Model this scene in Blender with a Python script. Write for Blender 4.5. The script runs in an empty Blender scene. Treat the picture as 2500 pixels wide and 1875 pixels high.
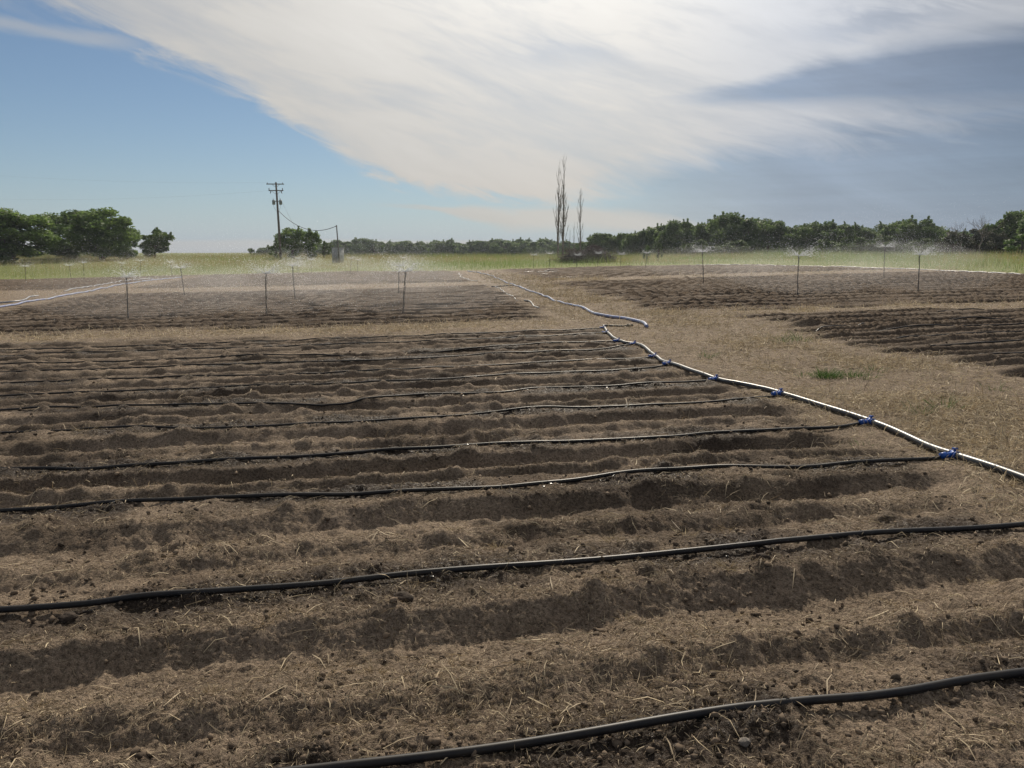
import bpy, math, random
import numpy as np

R = math.radians
scene = bpy.context.scene
C = scene.collection
random.seed(7)
rng = np.random.default_rng(7)

# ------------------------------------------------------------------ camera
CAM_H = 1.6
cam_d = bpy.data.cameras.new('camera')
cam_d.sensor_width = 36.0
cam_d.lens = 36.0 * 1888 / 2500
cam_d.clip_start = 0.05
cam_d.clip_end = 9000
cam = bpy.data.objects.new('camera', cam_d)
cam.location = (0, 0, CAM_H)
cam.rotation_euler = (R(90 - 9.66), 0, 0)
C.objects.link(cam)
scene.camera = cam

# ------------------------------------------------------------------ sun, sky, exposure
SUN_AZ, SUN_EL = 6.0, 36.0            # degrees; azimuth to the right of straight ahead (+Y)
sun_d = bpy.data.lights.new('sun', 'SUN')
sun_d.energy = 4.9
sun_d.angle = R(2.5)
sun_d.color = (1.0, 0.90, 0.75)
sun = bpy.data.objects.new('sun', sun_d)
sun.rotation_euler = (R(-(90 - SUN_EL)), 0, R(-SUN_AZ))
sun.location = (10, 60, 60)
C.objects.link(sun)

vs = scene.view_settings
vs.view_transform = 'Standard'
vs.look = 'None'
vs.exposure = 0.0
vs.gamma = 1.0
vs.use_curve_mapping = False
scene.render.engine = 'CYCLES'
scene.cycles.use_denoising = True
scene.cycles.max_bounces = 6
scene.cycles.transparent_max_bounces = 8
scene.cycles.sample_clamp_indirect = 6.0
scene.cycles.sample_clamp_direct = 12.0

world = bpy.data.worlds.new('World')
scene.world = world
world.use_nodes = True
WN = world.node_tree
WN.nodes.clear()


class G:
    """small helper that writes node math as expressions"""
    def __init__(s, nt):
        s.nt = nt

    def put(s, sock, v):
        if isinstance(v, (int, float)):
            sock.default_value = v
        elif isinstance(v, tuple):
            sock.default_value = v if len(v) == len(sock.default_value) else v + (1.0,)
        else:
            s.nt.links.new(v, sock)

    def node(s, t, **kw):
        n = s.nt.nodes.new(t)
        for k, v in kw.items():
            setattr(n, k, v)
        return n

    def m(s, op, a, b=0.0, c=0.0, clamp=False):
        n = s.node('ShaderNodeMath', operation=op, use_clamp=clamp)
        s.put(n.inputs[0], a); s.put(n.inputs[1], b); s.put(n.inputs[2], c)
        return n.outputs[0]

    def add(s, a, b): return s.m('ADD', a, b)
    def sub(s, a, b): return s.m('SUBTRACT', a, b)
    def mul(s, a, b): return s.m('MULTIPLY', a, b)

    def step(s, x, a, b, lo=0.0, hi=1.0):
        n = s.node('ShaderNodeMapRange', interpolation_type='SMOOTHSTEP')
        s.put(n.inputs[0], x); s.put(n.inputs[1], a); s.put(n.inputs[2], b)
        s.put(n.inputs[3], lo); s.put(n.inputs[4], hi)
        return n.outputs[0]

    def vec(s, x, y, z):
        n = s.node('ShaderNodeCombineXYZ')
        s.put(n.inputs[0], x); s.put(n.inputs[1], y); s.put(n.inputs[2], z)
        return n.outputs[0]

    def noise(s, v, scale, detail=4.0, rough=0.55, dist=0.0):
        n = s.node('ShaderNodeTexNoise')
        if v is not None:
            s.put(n.inputs['Vector'], v)
        n.inputs['Scale'].default_value = scale
        n.inputs['Detail'].default_value = detail
        n.inputs['Roughness'].default_value = rough
        n.inputs['Distortion'].default_value = dist
        return n.outputs['Fac']

    def mix(s, f, a, b, blend='MIX'):
        n = s.node('ShaderNodeMix', data_type='RGBA', blend_type=blend)
        s.put(n.inputs[0], f); s.put(n.inputs[6], a); s.put(n.inputs[7], b)
        return n.outputs[2]

    def curve(s, x, pts, x0, x1, y0, y1):
        n = s.node('ShaderNodeFloatCurve')
        cv = n.mapping.curves[0]
        P = [((a - x0) / (x1 - x0), (b - y0) / (y1 - y0)) for a, b in pts]
        while len(cv.points) < len(P):
            cv.points.new(0.5, 0.5)
        for p, q in zip(cv.points, P):
            p.location = q
            p.handle_type = 'VECTOR' if len(P) > 9 else 'AUTO'
        n.mapping.update()
        t = s.node('ShaderNodeMapRange')
        s.put(t.inputs[0], x)
        t.inputs[1].default_value = x0; t.inputs[2].default_value = x1
        s.put(n.inputs['Value'], t.outputs[0])
        return s.add(s.mul(n.outputs[0], y1 - y0), y0)


def build_sky():
    g = G(WN)
    sky = g.node('ShaderNodeTexSky', sky_type='NISHITA')
    sky.sun_disc = False
    sky.sun_elevation = R(SUN_EL)
    sky.sun_rotation = R(SUN_AZ)
    sky.altitude = 200
    sky.air_density = 1.0
    sky.dust_density = 0.15
    sky.ozone_density = 3.0
    tc = g.node('ShaderNodeTexCoord')
    d = tc.outputs['Generated']
    sp = g.node('ShaderNodeSeparateXYZ')
    WN.links.new(d, sp.inputs[0])
    x, y, z = sp.outputs
    az = g.mul(g.m('ARCTAN2', x, y), 57.29578)
    el = g.mul(g.m('ARCSINE', z), 57.29578)
    # wisps: noise drawn out along the direction in which the cirrus runs
    ca, sa = math.cos(R(-17)), math.sin(R(-17))
    al = g.add(g.mul(az, ca), g.mul(el, sa))
    ac = g.add(g.mul(az, -sa), g.mul(el, ca))
    wv = g.vec(g.mul(al, 0.035), g.mul(ac, 0.17), 0.3)
    w1 = g.sub(g.noise(wv, 1.6, 6, 0.6, 0.4), 0.5)
    w2 = g.sub(g.noise(g.vec(g.mul(al, 0.10), g.mul(ac, 0.52), 4.1), 1.3, 9, 0.64, 0.9), 0.5)
    w3 = g.sub(g.noise(g.vec(g.mul(az, 0.045), g.mul(el, 0.11), 9.0), 1.0, 3, 0.5), 0.5)
    hz = g.sub(g.noise(g.vec(g.mul(az, 0.05), g.mul(el, 0.9), 2.0), 1.4, 5, 0.6), 0.5)
    elw = g.add(el, g.add(g.mul(w1, 2.2), g.mul(w2, 4.4)))
    azw = g.add(az, g.mul(w3, 6.0))
    # the cloud sheet lies above this line
    E = g.curve(az, [(-90, 30), (-50, 22), (-36, 16.4), (-30.5, 14.5), (-26, 13.2), (-22.3, 11.7), (-17.6, 9.9), (-15.2, 8.4),
                     (-12.5, 7.0), (-10.3, 5.8), (-8.5, 4.9), (-4.4, 4.4), (0, 3.7), (4.4, 3.5), (9, 4.1), (13, 5.2), (18.3, 6.2),
                     (24, 6.8), (32, 7.4), (60, 8), (90, 8)], -90, 90, 0, 40)
    soft = g.curve(az, [(-90, 3.0), (-30, 1.6), (-20, 1.3), (-8, 0.9), (2, 1.1), (10, 3.0), (90, 3.2)], -90, 90, 0, 10)
    dE = g.m('DIVIDE', g.sub(elw, E), soft)
    main = g.step(dE, -0.45, 1.0)
    # texture inside the sheet
    body = g.sub(g.add(0.95, g.add(g.mul(w1, 1.0), g.mul(w2, 0.4))), g.step(az, -14, -32, 0.0, 0.18))
    body = g.m('MINIMUM', body, 1.0)
    main = g.mul(main, body)
    # darker blue-grey bands on the right
    Wc = g.curve(az, [(-90, 10.4), (13, 10.4), (22, 10.9), (32, 10.6), (60, 9), (90, 9)], -90, 90, 0, 40)
    Wh = g.curve(az, [(-90, 0.2), (9, 0.2), (13, 0.5), (20, 1.2), (26, 1.9), (32, 2.4), (60, 3), (90, 3)], -90, 90, 0, 10)
    ww = g.m('DIVIDE', g.m('ABSOLUTE', g.sub(g.add(el, g.add(g.mul(w1, 1.6), g.mul(hz, 0.8))), Wc)), Wh)
    wedge = g.mul(g.step(ww, 1.5, 0.2), g.step(azw, 9, 21, 0.0, 0.92))
    main = g.mul(main, g.sub(1.0, wedge))

    def blob(a0, e0, ra, re, amt):
        da = g.m('DIVIDE', g.sub(azw, a0), ra)
        de = g.m('DIVIDE', g.sub(elw, e0), re)
        r2 = g.add(g.mul(da, da), g.mul(de, de))
        return g.mul(g.m('EXPONENT', g.mul(r2, -1.0)), amt)
    dark = g.add(blob(4.0, 13.3, 5, 0.75, 0.22), blob(24, 14.0, 4.5, 0.7, 0.4))
    main = g.mul(main, g.sub(1.0, dark))
    # lower streak
    c2 = g.curve(az, [(-90, 3.4), (-11, 3.35), (-5.9, 3.15), (-3, 2.9), (0, 2.35), (4.4, 2.55), (8.8, 2.1), (13, 1.55), (19, 1.1), (90, 1.0)], -90, 90, 0, 10)
    h2 = g.curve(az, [(-90, 0.05), (-12, 0.10), (-6, 0.28), (-2, 0.85), (3, 1.05), (9, 1.0), (16, 0.8), (30, 0.5), (90, 0.5)], -90, 90, 0, 5)
    t2 = g.m('DIVIDE', g.m('ABSOLUTE', g.sub(g.add(el, g.add(g.mul(w2, 0.7), g.mul(hz, 0.5))), c2)), h2)
    st = g.mul(g.step(t2, 1.15, 0.25), g.mul(g.step(az, -11.5, -3, 0.0, 0.8), g.step(az, 9, 22, 1.0, 0.15)))
    # thin streak at the upper left
    t3 = g.m('DIVIDE', g.m('ABSOLUTE', g.sub(g.add(el, g.add(g.mul(w2, 0.8), g.mul(az, 0.055))), 11.45)), 0.5)
    s3 = g.mul(g.step(t3, 1.3, 0.1), g.step(az, -22, -27, 0.0, 0.45))
    # low white band on the horizon, left
    t4 = g.step(g.add(el, g.mul(hz, 0.8)), 1.05, 0.62)
    s4 = g.mul(t4, g.step(az, 3, -4, 0.0, 0.6))
    # faint wisps in the blue
    s5 = g.mul(g.step(w2, 0.12, 0.30), 0.15)
    s5 = g.mul(s5, g.step(el, 1.0, 4.0))
    # thin veil on the right, lower sky
    s6 = g.mul(g.step(azw, 0, 16, 0.0, 0.22), g.step(az, 22, 34, 1.0, 0.5))
    den = g.m('MAXIMUM', g.m('MAXIMUM', main, st), g.m('MAXIMUM', s3, s4))
    den = g.m('MAXIMUM', den, g.m('MAXIMUM', s5, s6), clamp=True)
    # cloud light: brighter towards the sun, as thin cloud scatters forward
    sd = (math.sin(R(SUN_AZ)) * math.cos(R(SUN_EL)), math.cos(R(SUN_AZ)) * math.cos(R(SUN_EL)), math.sin(R(SUN_EL)))
    dt = g.node('ShaderNodeVectorMath', operation='DOT_PRODUCT')
    WN.links.new(d, dt.inputs[0]); dt.inputs[1].default_value = sd
    ang = g.mul(g.m('ARCCOSINE', g.m('MINIMUM', dt.outputs['Value'], 1.0)), 57.29578)
    fw = g.m('EXPONENT', g.mul(g.m('POWER', g.m('DIVIDE', ang, 22.5), 2.0), -1.0))
    lum = g.add(0.49, g.mul(fw, 0.95))
    ccol = g.mix(g.step(az, 6, 22, 0.0, 1.0), (0.985, 0.96, 0.915), (0.86, 0.89, 0.95))
    lowwarm = g.mix(g.mul(g.step(el, 8, 1.0), g.step(g.m('ABSOLUTE', az), 22, 4, 0, 1.0)), ccol, (1.0, 0.93, 0.84))
    lum = g.mul(lum, g.add(1.0, g.add(g.mul(w1, 0.26), g.mul(w2, 0.12))))
    cm = g.node('ShaderNodeVectorMath', operation='SCALE')
    WN.links.new(lowwarm, cm.inputs[0]); g.put(cm.inputs['Scale'], lum)
    # blue part
    hs = g.node('ShaderNodeHueSaturation')
    hs.inputs['Saturation'].default_value = SKY_SAT
    hs.inputs['Value'].default_value = 1.0
    WN.links.new(sky.outputs[0], hs.inputs['Color'])
    bs = g.node('ShaderNodeVectorMath', operation='MULTIPLY')
    WN.links.new(hs.outputs[0], bs.inputs[0]); bs.inputs[1].default_value = (SKY_STR * .93, SKY_STR * .97, SKY_STR * 1.0)
    veil = g.mul(g.m('EXPONENT', g.mul(g.m('MAXIMUM', el, 0.0), -0.30)), 0.88)
    air = g.mix(g.step(az, -5, 25), (0.325, 0.41, 0.535), (0.235, 0.315, 0.46))
    blue = g.mix(veil, bs.outputs[0], air)
    blue = g.mix(g.step(azw, 4, 22, 0.0, 0.72), blue, g.mix(g.step(az, 14, 36), (0.215, 0.275, 0.385), (0.128, 0.172, 0.255)))
    mott = g.add(1.0, g.mul(g.step(az, 2, 18), g.add(g.mul(w1, 0.7), g.mul(hz, 0.35))))
    mb_ = g.node('ShaderNodeVectorMath', operation='SCALE')
    WN.links.new(blue, mb_.inputs[0]); g.put(mb_.inputs['Scale'], mott)
    fin = g.mix(den, mb_.outputs[0], cm.outputs[0])
    bg = g.node('ShaderNodeBackground')
    WN.links.new(fin, bg.inputs[0]); bg.inputs[1].default_value = 1.0
    out = g.node('ShaderNodeOutputWorld')
    WN.links.new(bg.outputs[0], out.inputs[0])


SKY_STR, SKY_SAT = 0.062, 0.95
build_sky()

# ------------------------------------------------------------------ the lie of the land
ROW_A = R(6.0)                                     # the rows run 6 degrees off the x axis
CA, SA = math.cos(ROW_A), math.sin(ROW_A)
def to_uv(x, y): return x * CA + y * SA, -x * SA + y * CA
def to_xy(u, v): return u * CA - v * SA, u * SA + v * CA

def sstep(a, b, x):
    t = np.clip((x - a) / (b - a), 0, 1)
    return t * t * (3 - 2 * t)

def hash2(ix, iy, seed):
    n = (ix.astype(np.int64) * 374761393 + iy.astype(np.int64) * 668265263 + seed * 1442695041) & 0xFFFFFFFF
    n = ((n ^ (n >> 13)) * 1274126177) & 0xFFFFFFFF
    n = ((n ^ (n >> 16)) * 2246822519) & 0xFFFFFFFF
    return ((n ^ (n >> 15)) & 0xFFFFFF) / float(0xFFFFFF)

def vn(x, y, seed):
    x = np.asarray(x, float); y = np.asarray(y, float)
    ix = np.floor(x); iy = np.floor(y)
    fx = x - ix; fy = y - iy
    fx = fx * fx * fx * (fx * (fx * 6 - 15) + 10); fy = fy * fy * fy * (fy * (fy * 6 - 15) + 10)
    ix = ix.astype(np.int64); iy = iy.astype(np.int64)
    a = hash2(ix, iy, seed); b = hash2(ix + 1, iy, seed)
    c = hash2(ix, iy + 1, seed); d = hash2(ix + 1, iy + 1, seed)
    return (a + (b - a) * fx) * (1 - fy) + (c + (d - c) * fx) * fy - 0.5      # -0.5 .. 0.5

def fbm(x, y, seed, n=3):
    s = 0.0; a = 1.0
    for i in range(n):
        s = s + a * vn(x * 2 ** i + 13.7 * i, y * 2 ** i - 7.1 * i, seed + i)
        a *= 0.5
    return s

def z_land(x, y):
    x = np.asarray(x, float); y = np.asarray(y, float)
    n = 0.85 * np.tanh(0.035 * x) + 0.003 * np.clip(y - 20, 0, 80)
    s = sstep(72, 130, y)
    return n * (1 - s) + 0.75 * s - 0.01 * np.clip(y - 140, 0, 400)

# drip hoses of the near bed, metres
HOSES = [
 [(-3.2,1.78),(-2,1.94),(-0.76,2.15),(0.8,2.41),(1.31,2.49),(1.88,2.61),(3.2,2.84)],
 [(-5.5,3.02),(-2.38,3.36),(-1.65,3.44),(-0.9,3.56),(-0.01,3.7),(1.42,3.91),(2.13,4.03),(2.86,4.13),(3.38,4.26)],
 [(-6.5,4.60),(-3.38,4.89),(-2.07,5.01),(-0.69,5.02),(0.28,5.12),(0.91,5.35),(1.39,5.41),(1.9,5.34),(2.5,5.38),(3.16,5.50)],
 [(-7,5.66),(-4.01,5.86),(-3.22,5.88),(-2.05,6.03),(-0.84,6.16),(0.0,6.26),(1.2,6.32),(1.76,6.46),(2.64,6.49),(3.08,6.66)],
 [(-8,7.1),(-4.98,7.33),(-4.03,7.43),(-3.13,7.21),(-2.17,7.25),(-1.01,7.44),(-0.2,7.56),(0.63,7.74),(1.47,7.76),(2.11,7.84),(2.80,8.06)],
 [(-9,8.4),(-5.78,8.56),(-4.11,8.54),(-2.03,8.34),(-1.6,8.45),(-0.94,8.72),(-0.14,8.72),(0.34,9.0),(1.2,8.89),(2.41,9.06)],
 [(-10,9.2),(-6.4,9.51),(-4.99,9.66),(-4.43,9.82),(-2.84,9.61),(-1.27,9.45),(-0.62,9.63),(-0.27,9.93),(0.81,10.09),(1.69,10.15),(2.13,10.5)],
 [(-11,10.4),(-7.18,10.69),(-6.06,10.76),(-4.45,10.64),(-2.53,10.48),(-1.51,10.46),(-0.98,10.82),(0.3,11.16),(1.5,11.2),(1.85,11.17),(2.1,11.28)],
 [(-12,11.8),(-7.99,11.94),(-5.71,11.98),(-2.81,11.67),(-1.56,11.64),(-0.45,12.05),(0.97,12.05),(1.53,12.51),(2.10,12.9)],
 [(-13,12.6),(-8.46,12.65),(-6.8,12.47),(-5.84,12.86),(-3.02,12.56),(-1.68,12.61),(-0.69,12.92),(0.36,13.37),(1.85,13.4)],
 [(-14,14.0),(-9.43,14.12),(-8.38,14.08),(-5.35,14.14),(-3.35,13.98),(-1.29,14.21),(0.38,14.43),(1.02,14.7),(1.85,15.0)],
 [(-14,14.7),(-9.89,14.83),(-7.15,15.07),(-3.61,15.09),(-1.38,15.29),(0.41,15.34),(1.24,15.58),(1.90,15.85)],
]
ROWLINES = []
for i in range(6, len(HOSES)):                     # the farther hoses lie nearly straight
    p = np.array(HOSES[i]); k = np.polyfit(p[:, 0], p[:, 1], 2); n = len(p)
    keep = np.full(n, .45); keep[-1] = 1.0
    HOSES[i] = [(a, b * q + np.polyval(k, a) * (1 - q)) for (a, b), q in zip(p, keep)]
for h in HOSES:
    p = np.array([to_uv(*q) for q in h[1:]])
    k = np.polyfit(p[:, 0], p[:, 1], 1)
    ROWLINES.append((k[0], k[1]))
s0, c0 = ROWLINES[0]; sl, cl = ROWLINES[-1]
ROWLINES = [(s0, c0 - 1.3 * k) for k in (3, 2, 1)] + ROWLINES + [(sl, cl + 1.25 * k) for k in (1, 2, 3)]

PRO_X = np.array([0, .12, .20, .27, .33, .36, .44, .60, .655, .755, .78, .90, 1.0])
PRO_Y = np.array([0, .00, -.035, -.05, .012, .02, -.03, -.115, -.12, .018, .022, .005, 0])
def profile(p): return np.interp(p, PRO_X, PRO_Y)

BACK_U = [-200, -60, -34, -25, -8, 4, 16, 22, 28, 40]
BACK_V = [68, 68, 69, 76, 79, 68, 68, 64, 60, 52]
def zones(x, y):
    """how far each point belongs to the tilled plots (0..1), the lanes and the meadow"""
    u, v = to_uv(x, y)
    j = fbm(x * 0.9, y * 0.9, 5, 3) * 0.8
    k = fbm(x * 0.35, y * 0.35, 9, 2) * 0.9
    w = 0.16 + 0.012 * np.abs(v)
    def band(q, a, b): return sstep(a - w, a + w, q) * (1 - sstep(b - w, b + w, q))
    back = np.interp(u, BACK_U, BACK_V)
    p1 = (1 - sstep(3.35 - w, 3.35 + w, u + j * .6)) * (1 - sstep(15.9 - .13 * u - w, 15.9 - .13 * u + w, v + j))
    lefte = -16.4 - 0.12 * (v - 31)
    p2 = band(u + j, lefte + 1.0, 2.9) * sstep(18.3 - .125 * u - w, 18.3 - .125 * u + w, v + j) * (1 - sstep(38.2 - .2 * u - w, 38.2 - .2 * u + w, v + k))
    p3 = band(u + j, lefte + 1.0, 2.2) * sstep(43.6 - .2 * u - w, 43.6 - .2 * u + w, v + k) * (1 - sstep(back - .8, back + .2, v + k))
    p4 = (1 - sstep(-21 - w, -21 + w, u + j)) * sstep(47, 48.5, v + k) * (1 - sstep(back - .8, back + .2, v + k))
    r1 = sstep(6.5, 7.4, u + j * .9) * (1 - sstep(18.9 - .17 * u - w, 18.9 - .17 * u + w, v + j)) * (1 - sstep(26.6, 27.4, u))
    r2 = band(u + j, 6.0, 27.0) * sstep(20.2 - .14 * u - w, 20.2 - .14 * u + w, v + j) * (1 - sstep(38.5 - w, 38.5 + w, v + k))
    r3 = band(u + j, 6.3, 26.6) * sstep(42.5 - w, 42.5 + w, v + k) * (1 - sstep(back - .8, back + .2, v + k))
    red = np.interp(v, [-50, 30, 45, 62], [27.2, 27.2, 28.2, 25.5])
    green = np.maximum(sstep(back - .6, back + .9, v + k * 1.2), sstep(red - .2, red + .8, u + k * .8))
    return u, v, p1, p2, p3, p4, r1, r2, r3, green

def worn_grass(x, y, u, v):
    """where the lanes still carry dead grass (1) and where they are trodden bare (0)"""
    return sstep(-.12, .28, fbm(x * .8, y * .8, 80, 4)) * (.25 + .75 * sstep(3.2, 4.9, u + fbm(x * 1.3, y * 1.3, 84, 2))) * (1 - .7 * np.exp(-((u - 7.0) / .9) ** 2) * (v < 17) * (u > 5)) * (1 - .45 * np.exp(-((u - 5.0 + .2 * np.sin(v * .3)) / .22) ** 2) * (v < 60))

def ground(x, y, fine=True, want=False):
    x = np.asarray(x, float); y = np.asarray(y, float)
    u, v, p1, p2, p3, p4, r1, r2, r3, green = zones(x, y)
    z = z_land(x, y)
    wob = vn(u * .45, v * .45, 21) * .24 + vn(u * 1.7, v * 1.7, 22) * .08
    # near bed: furrows between the hose rows
    vv = v + wob
    ph = np.zeros_like(z)
    for k in range(len(ROWLINES) - 1):
        a = ROWLINES[k][0] * u + ROWLINES[k][1]
        b = ROWLINES[k + 1][0] * u + ROWLINES[k + 1][1]
        sel = (vv >= a) & (vv < b)
        ph = np.where(sel, (vv - a) / np.maximum(b - a, .2), ph)
    amp = 1.0 + vn(u * .6, v * .5, 31) * .5 + vn(u * 2.6, v * .9, 32) * .22
    f1 = profile(ph) * amp * 0.78 * (.2 + .8 * sstep(-.1, .15, vv - (ROWLINES[3][0] * u + ROWLINES[3][1])))
    # other plots: the same kind of rows, closer and rougher
    def rows(per, off, seed):
        q = (v + .02 * u + vn(u * .4, v * .4, 23) * .22 + vn(u * 2.3, v * 1.3, 24) * .05 + off) / per
        return profile(q - np.floor(q)) * (1.0 + vn(u * .35, v * .7, seed) * .8)
    far = rows(1.22, .2, 41)
    z = z + f1 * p1 + far * (p2 * 1.7 + (p3 + p4 + r3) * 1.8 + r2 * 1.8) + rows(1.05, .35, 43) * r1 * 1.7
    till = np.clip(p1 + p2 + p3 + p4 + r1 + r2 + r3, 0, 1)
    rough = r1 * .85 + (p2 + r2 + p3 + r3 + p4) * 1.15 + p1 * 1.0
    # spoil heaps at the head of the right-hand bed
    for hx, hy, hr, hh in ((5.8, 15.4, .36, .22), (6.45, 10.15, .26, .10), (7.3, 14.35, .45, .12), (6.9, 12.1, .35, .10)):
        z = z + hh * np.exp(-(((x - hx) / hr) ** 2 + ((y - hy) / (hr * .8)) ** 2))
    lane = (1 - till) * (1 - green)
    z = z + lane * fbm(x * .8, y * .8, 51, 2) * .06
    face = np.clip(-(ph - .80) * 0 + ((ph > .62) & (ph < .77)) * 1.0, 0, 1) * p1
    if fine:
        clod = np.clip(fbm(x * 5.5, y * 5.5, 61, 2) - .08, 0, 1) * p1 + np.clip(fbm(u * 2.4, v * 7.5, 62, 4) - .06, 0, 1) * (1 - p1)
        z = z + till * clod * .085 * rough * (1 - .25 * face)
        z = z + (till * .9 + lane * .8) * (fbm(x * 9, y * 9, 63, 3) * .020 * np.where(rough > 0, np.maximum(rough, .8), .8))
        crumb = np.abs(fbm(x * 42, y * 42, 66, 2))
        z = z + (.012 - crumb * .026) * (till + lane * .7) * (1 - .1 * face)
        z = z + vn(x * 85, y * 85, 69) * .008 * (till + lane)
    if not want:
        return z
    return z, u, v, ph, (p1, p2, p3, p4, r1, r2, r3, green, till, lane, face)

# ------------------------------------------------------------------ materials
MATS = {}
def mat(name, color, rough=0.8, spec=0.3, bump=0.0, bscale=40.0, var=0.0, vscale=5.0, color2=None, trans=0.0, tint=None, metal=0.0, coat=0.0):
    if name in MATS:
        return MATS[name]
    m = bpy.data.materials.new(name)
    m.use_nodes = True
    nt = m.node_tree
    nt.nodes.clear()
    g = G(nt)
    out = g.node('ShaderNodeOutputMaterial')
    b = g.node('ShaderNodeBsdfPrincipled')
    b.inputs['Roughness'].default_value = rough
    b.inputs['Specular IOR Level'].default_value = spec
    b.inputs['Metallic'].default_value = metal
    b.inputs['Coat Weight'].default_value = coat
    b.inputs['Coat Roughness'].default_value = 0.12
    tc = g.node('ShaderNodeTexCoord')
    co = tc.outputs['Object']
    col = color + (1.0,)
    if var > 0 or color2:
        n = g.noise(co, vscale, 4, 0.6)
        c2 = color2 if color2 else tuple(c * (1 - var) for c in color)
        col = g.mix(g.step(n, 0.32, 0.68), color, c2)
    if tint:
        at = g.node('ShaderNodeAttribute', attribute_name='tint')
        base = col if not isinstance(col, tuple) else col
        lo, hi = tint
        cr = g.mix(at.outputs['Fac'], lo, hi)
        col = cr
    g.put(b.inputs['Base Color'], col)
    if bump > 0:
        bn = g.node('ShaderNodeBump')
        bn.inputs['Strength'].default_value = 0.6
        bn.inputs['Distance'].default_value = bump
        g.put(bn.inputs['Height'], g.noise(co, bscale, 5, 0.6))
        nt.links.new(bn.outputs[0], b.inputs['Normal'])
    sh = b.outputs[0]
    if trans > 0:
        t = g.node('ShaderNodeBsdfTranslucent')
        g.put(t.inputs['Color'], col)
        mx = g.node('ShaderNodeMixShader')
        mx.inputs[0].default_value = trans
        nt.links.new(sh, mx.inputs[1]); nt.links.new(t.outputs[0], mx.inputs[2])
        sh = mx.outputs[0]
    nt.links.new(sh, out.inputs['Surface'])
    MATS[name] = m
    return m

def ground_material():
    m = bpy.data.materials.new('field_soil')
    m.use_nodes = True
    nt = m.node_tree
    nt.nodes.clear()
    g = G(nt)
    out = g.node('ShaderNodeOutputMaterial')
    b = g.node('ShaderNodeBsdfPrincipled')
    at = g.node('ShaderNodeAttribute', attribute_name='zone')
    sp = g.node('ShaderNodeSeparateColor')
    nt.links.new(at.outputs['Color'], sp.inputs[0])
    dry, wet, green = sp.outputs
    geo = g.node('ShaderNodeNewGeometry')
    pos = geo.outputs['Position']
    n_big = g.noise(pos, 0.7, 4, 0.6)
    n_mid = g.noise(pos, 7.0, 5, 0.65)
    n_fine = g.noise(pos, 55.0, 4, 0.7)
    n_grit = g.noise(pos, 210.0, 3, 0.7)
    soil = g.mix(g.step(n_mid, .3, .7), (0.290, 0.222, 0.163), (0.178, 0.135, 0.099))
    soil = g.mix(g.mul(g.step(n_big, .35, .65), .5), soil, (0.180, 0.135, 0.095))
    # pale chaff mixed into the surface
    stm = g.node('ShaderNodeMapping')
    stm.inputs['Scale'].default_value = (14, 60, 30)
    stm.inputs['Rotation'].default_value = (0, 0, 0.5)
    nt.links.new(pos, stm.inputs[0])
    fl = g.noise(stm.outputs[0], 1.6, 3, 0.7, 1.2)
    soil = g.mix(g.mul(g.step(fl, .55, .64), .65), soil, (0.36, 0.29, 0.205))
    wetc = g.mix(g.step(n_mid, .3, .7), (0.085, 0.060, 0.043), (0.046, 0.033, 0.024))
    soil = g.mix(wet, soil, wetc)
    soil = g.mix(g.mul(at.outputs['Alpha'], .75), soil, (0.034, 0.025, 0.019))
    lane = g.mix(g.step(n_mid, .3, .7), (0.290, 0.228, 0.155), (0.155, 0.118, 0.084))
    lane = g.mix(g.mul(g.step(fl, .52, .66), .7), lane, (0.47, 0.37, 0.22))
    col = g.mix(g.m('MULTIPLY', dry, g.step(n_mid, .2, .55, .55, 1.0), clamp=True), soil, lane)
    gr = g.mix(g.step(n_mid, .35, .65), (0.16, 0.21, 0.055), (0.21, 0.195, 0.08))
    col = g.mix(green, col, gr)
    shade = g.add(0.32, g.add(g.mul(g.step(n_fine, .38, .58), .52), g.mul(g.step(n_grit, .40, .60), .50)))
    col = g.mix(1.0, col, g.vec(shade, shade, shade), 'MULTIPLY')
    nt.links.new(col, b.inputs['Base Color'])
    ro = g.sub(0.95, g.mul(at.outputs['Alpha'], g.mul(g.step(n_fine, .46, .62), .6)))
    g.put(b.inputs['Roughness'], ro)
    b.inputs['Specular IOR Level'].default_value = 0.15
    bp = g.node('ShaderNodeBump')
    bp.inputs['Strength'].default_value = 0.9
    bp.inputs['Distance'].default_value = 0.026
    hgt = g.add(g.mul(n_fine, .9), g.add(g.mul(n_grit, .4), g.mul(fl, .35)))
    g.put(bp.inputs['Height'], hgt)
    nt.links.new(bp.outputs[0], b.inputs['Normal'])
    nt.links.new(b.outputs[0], out.inputs['Surface'])
    return m

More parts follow.
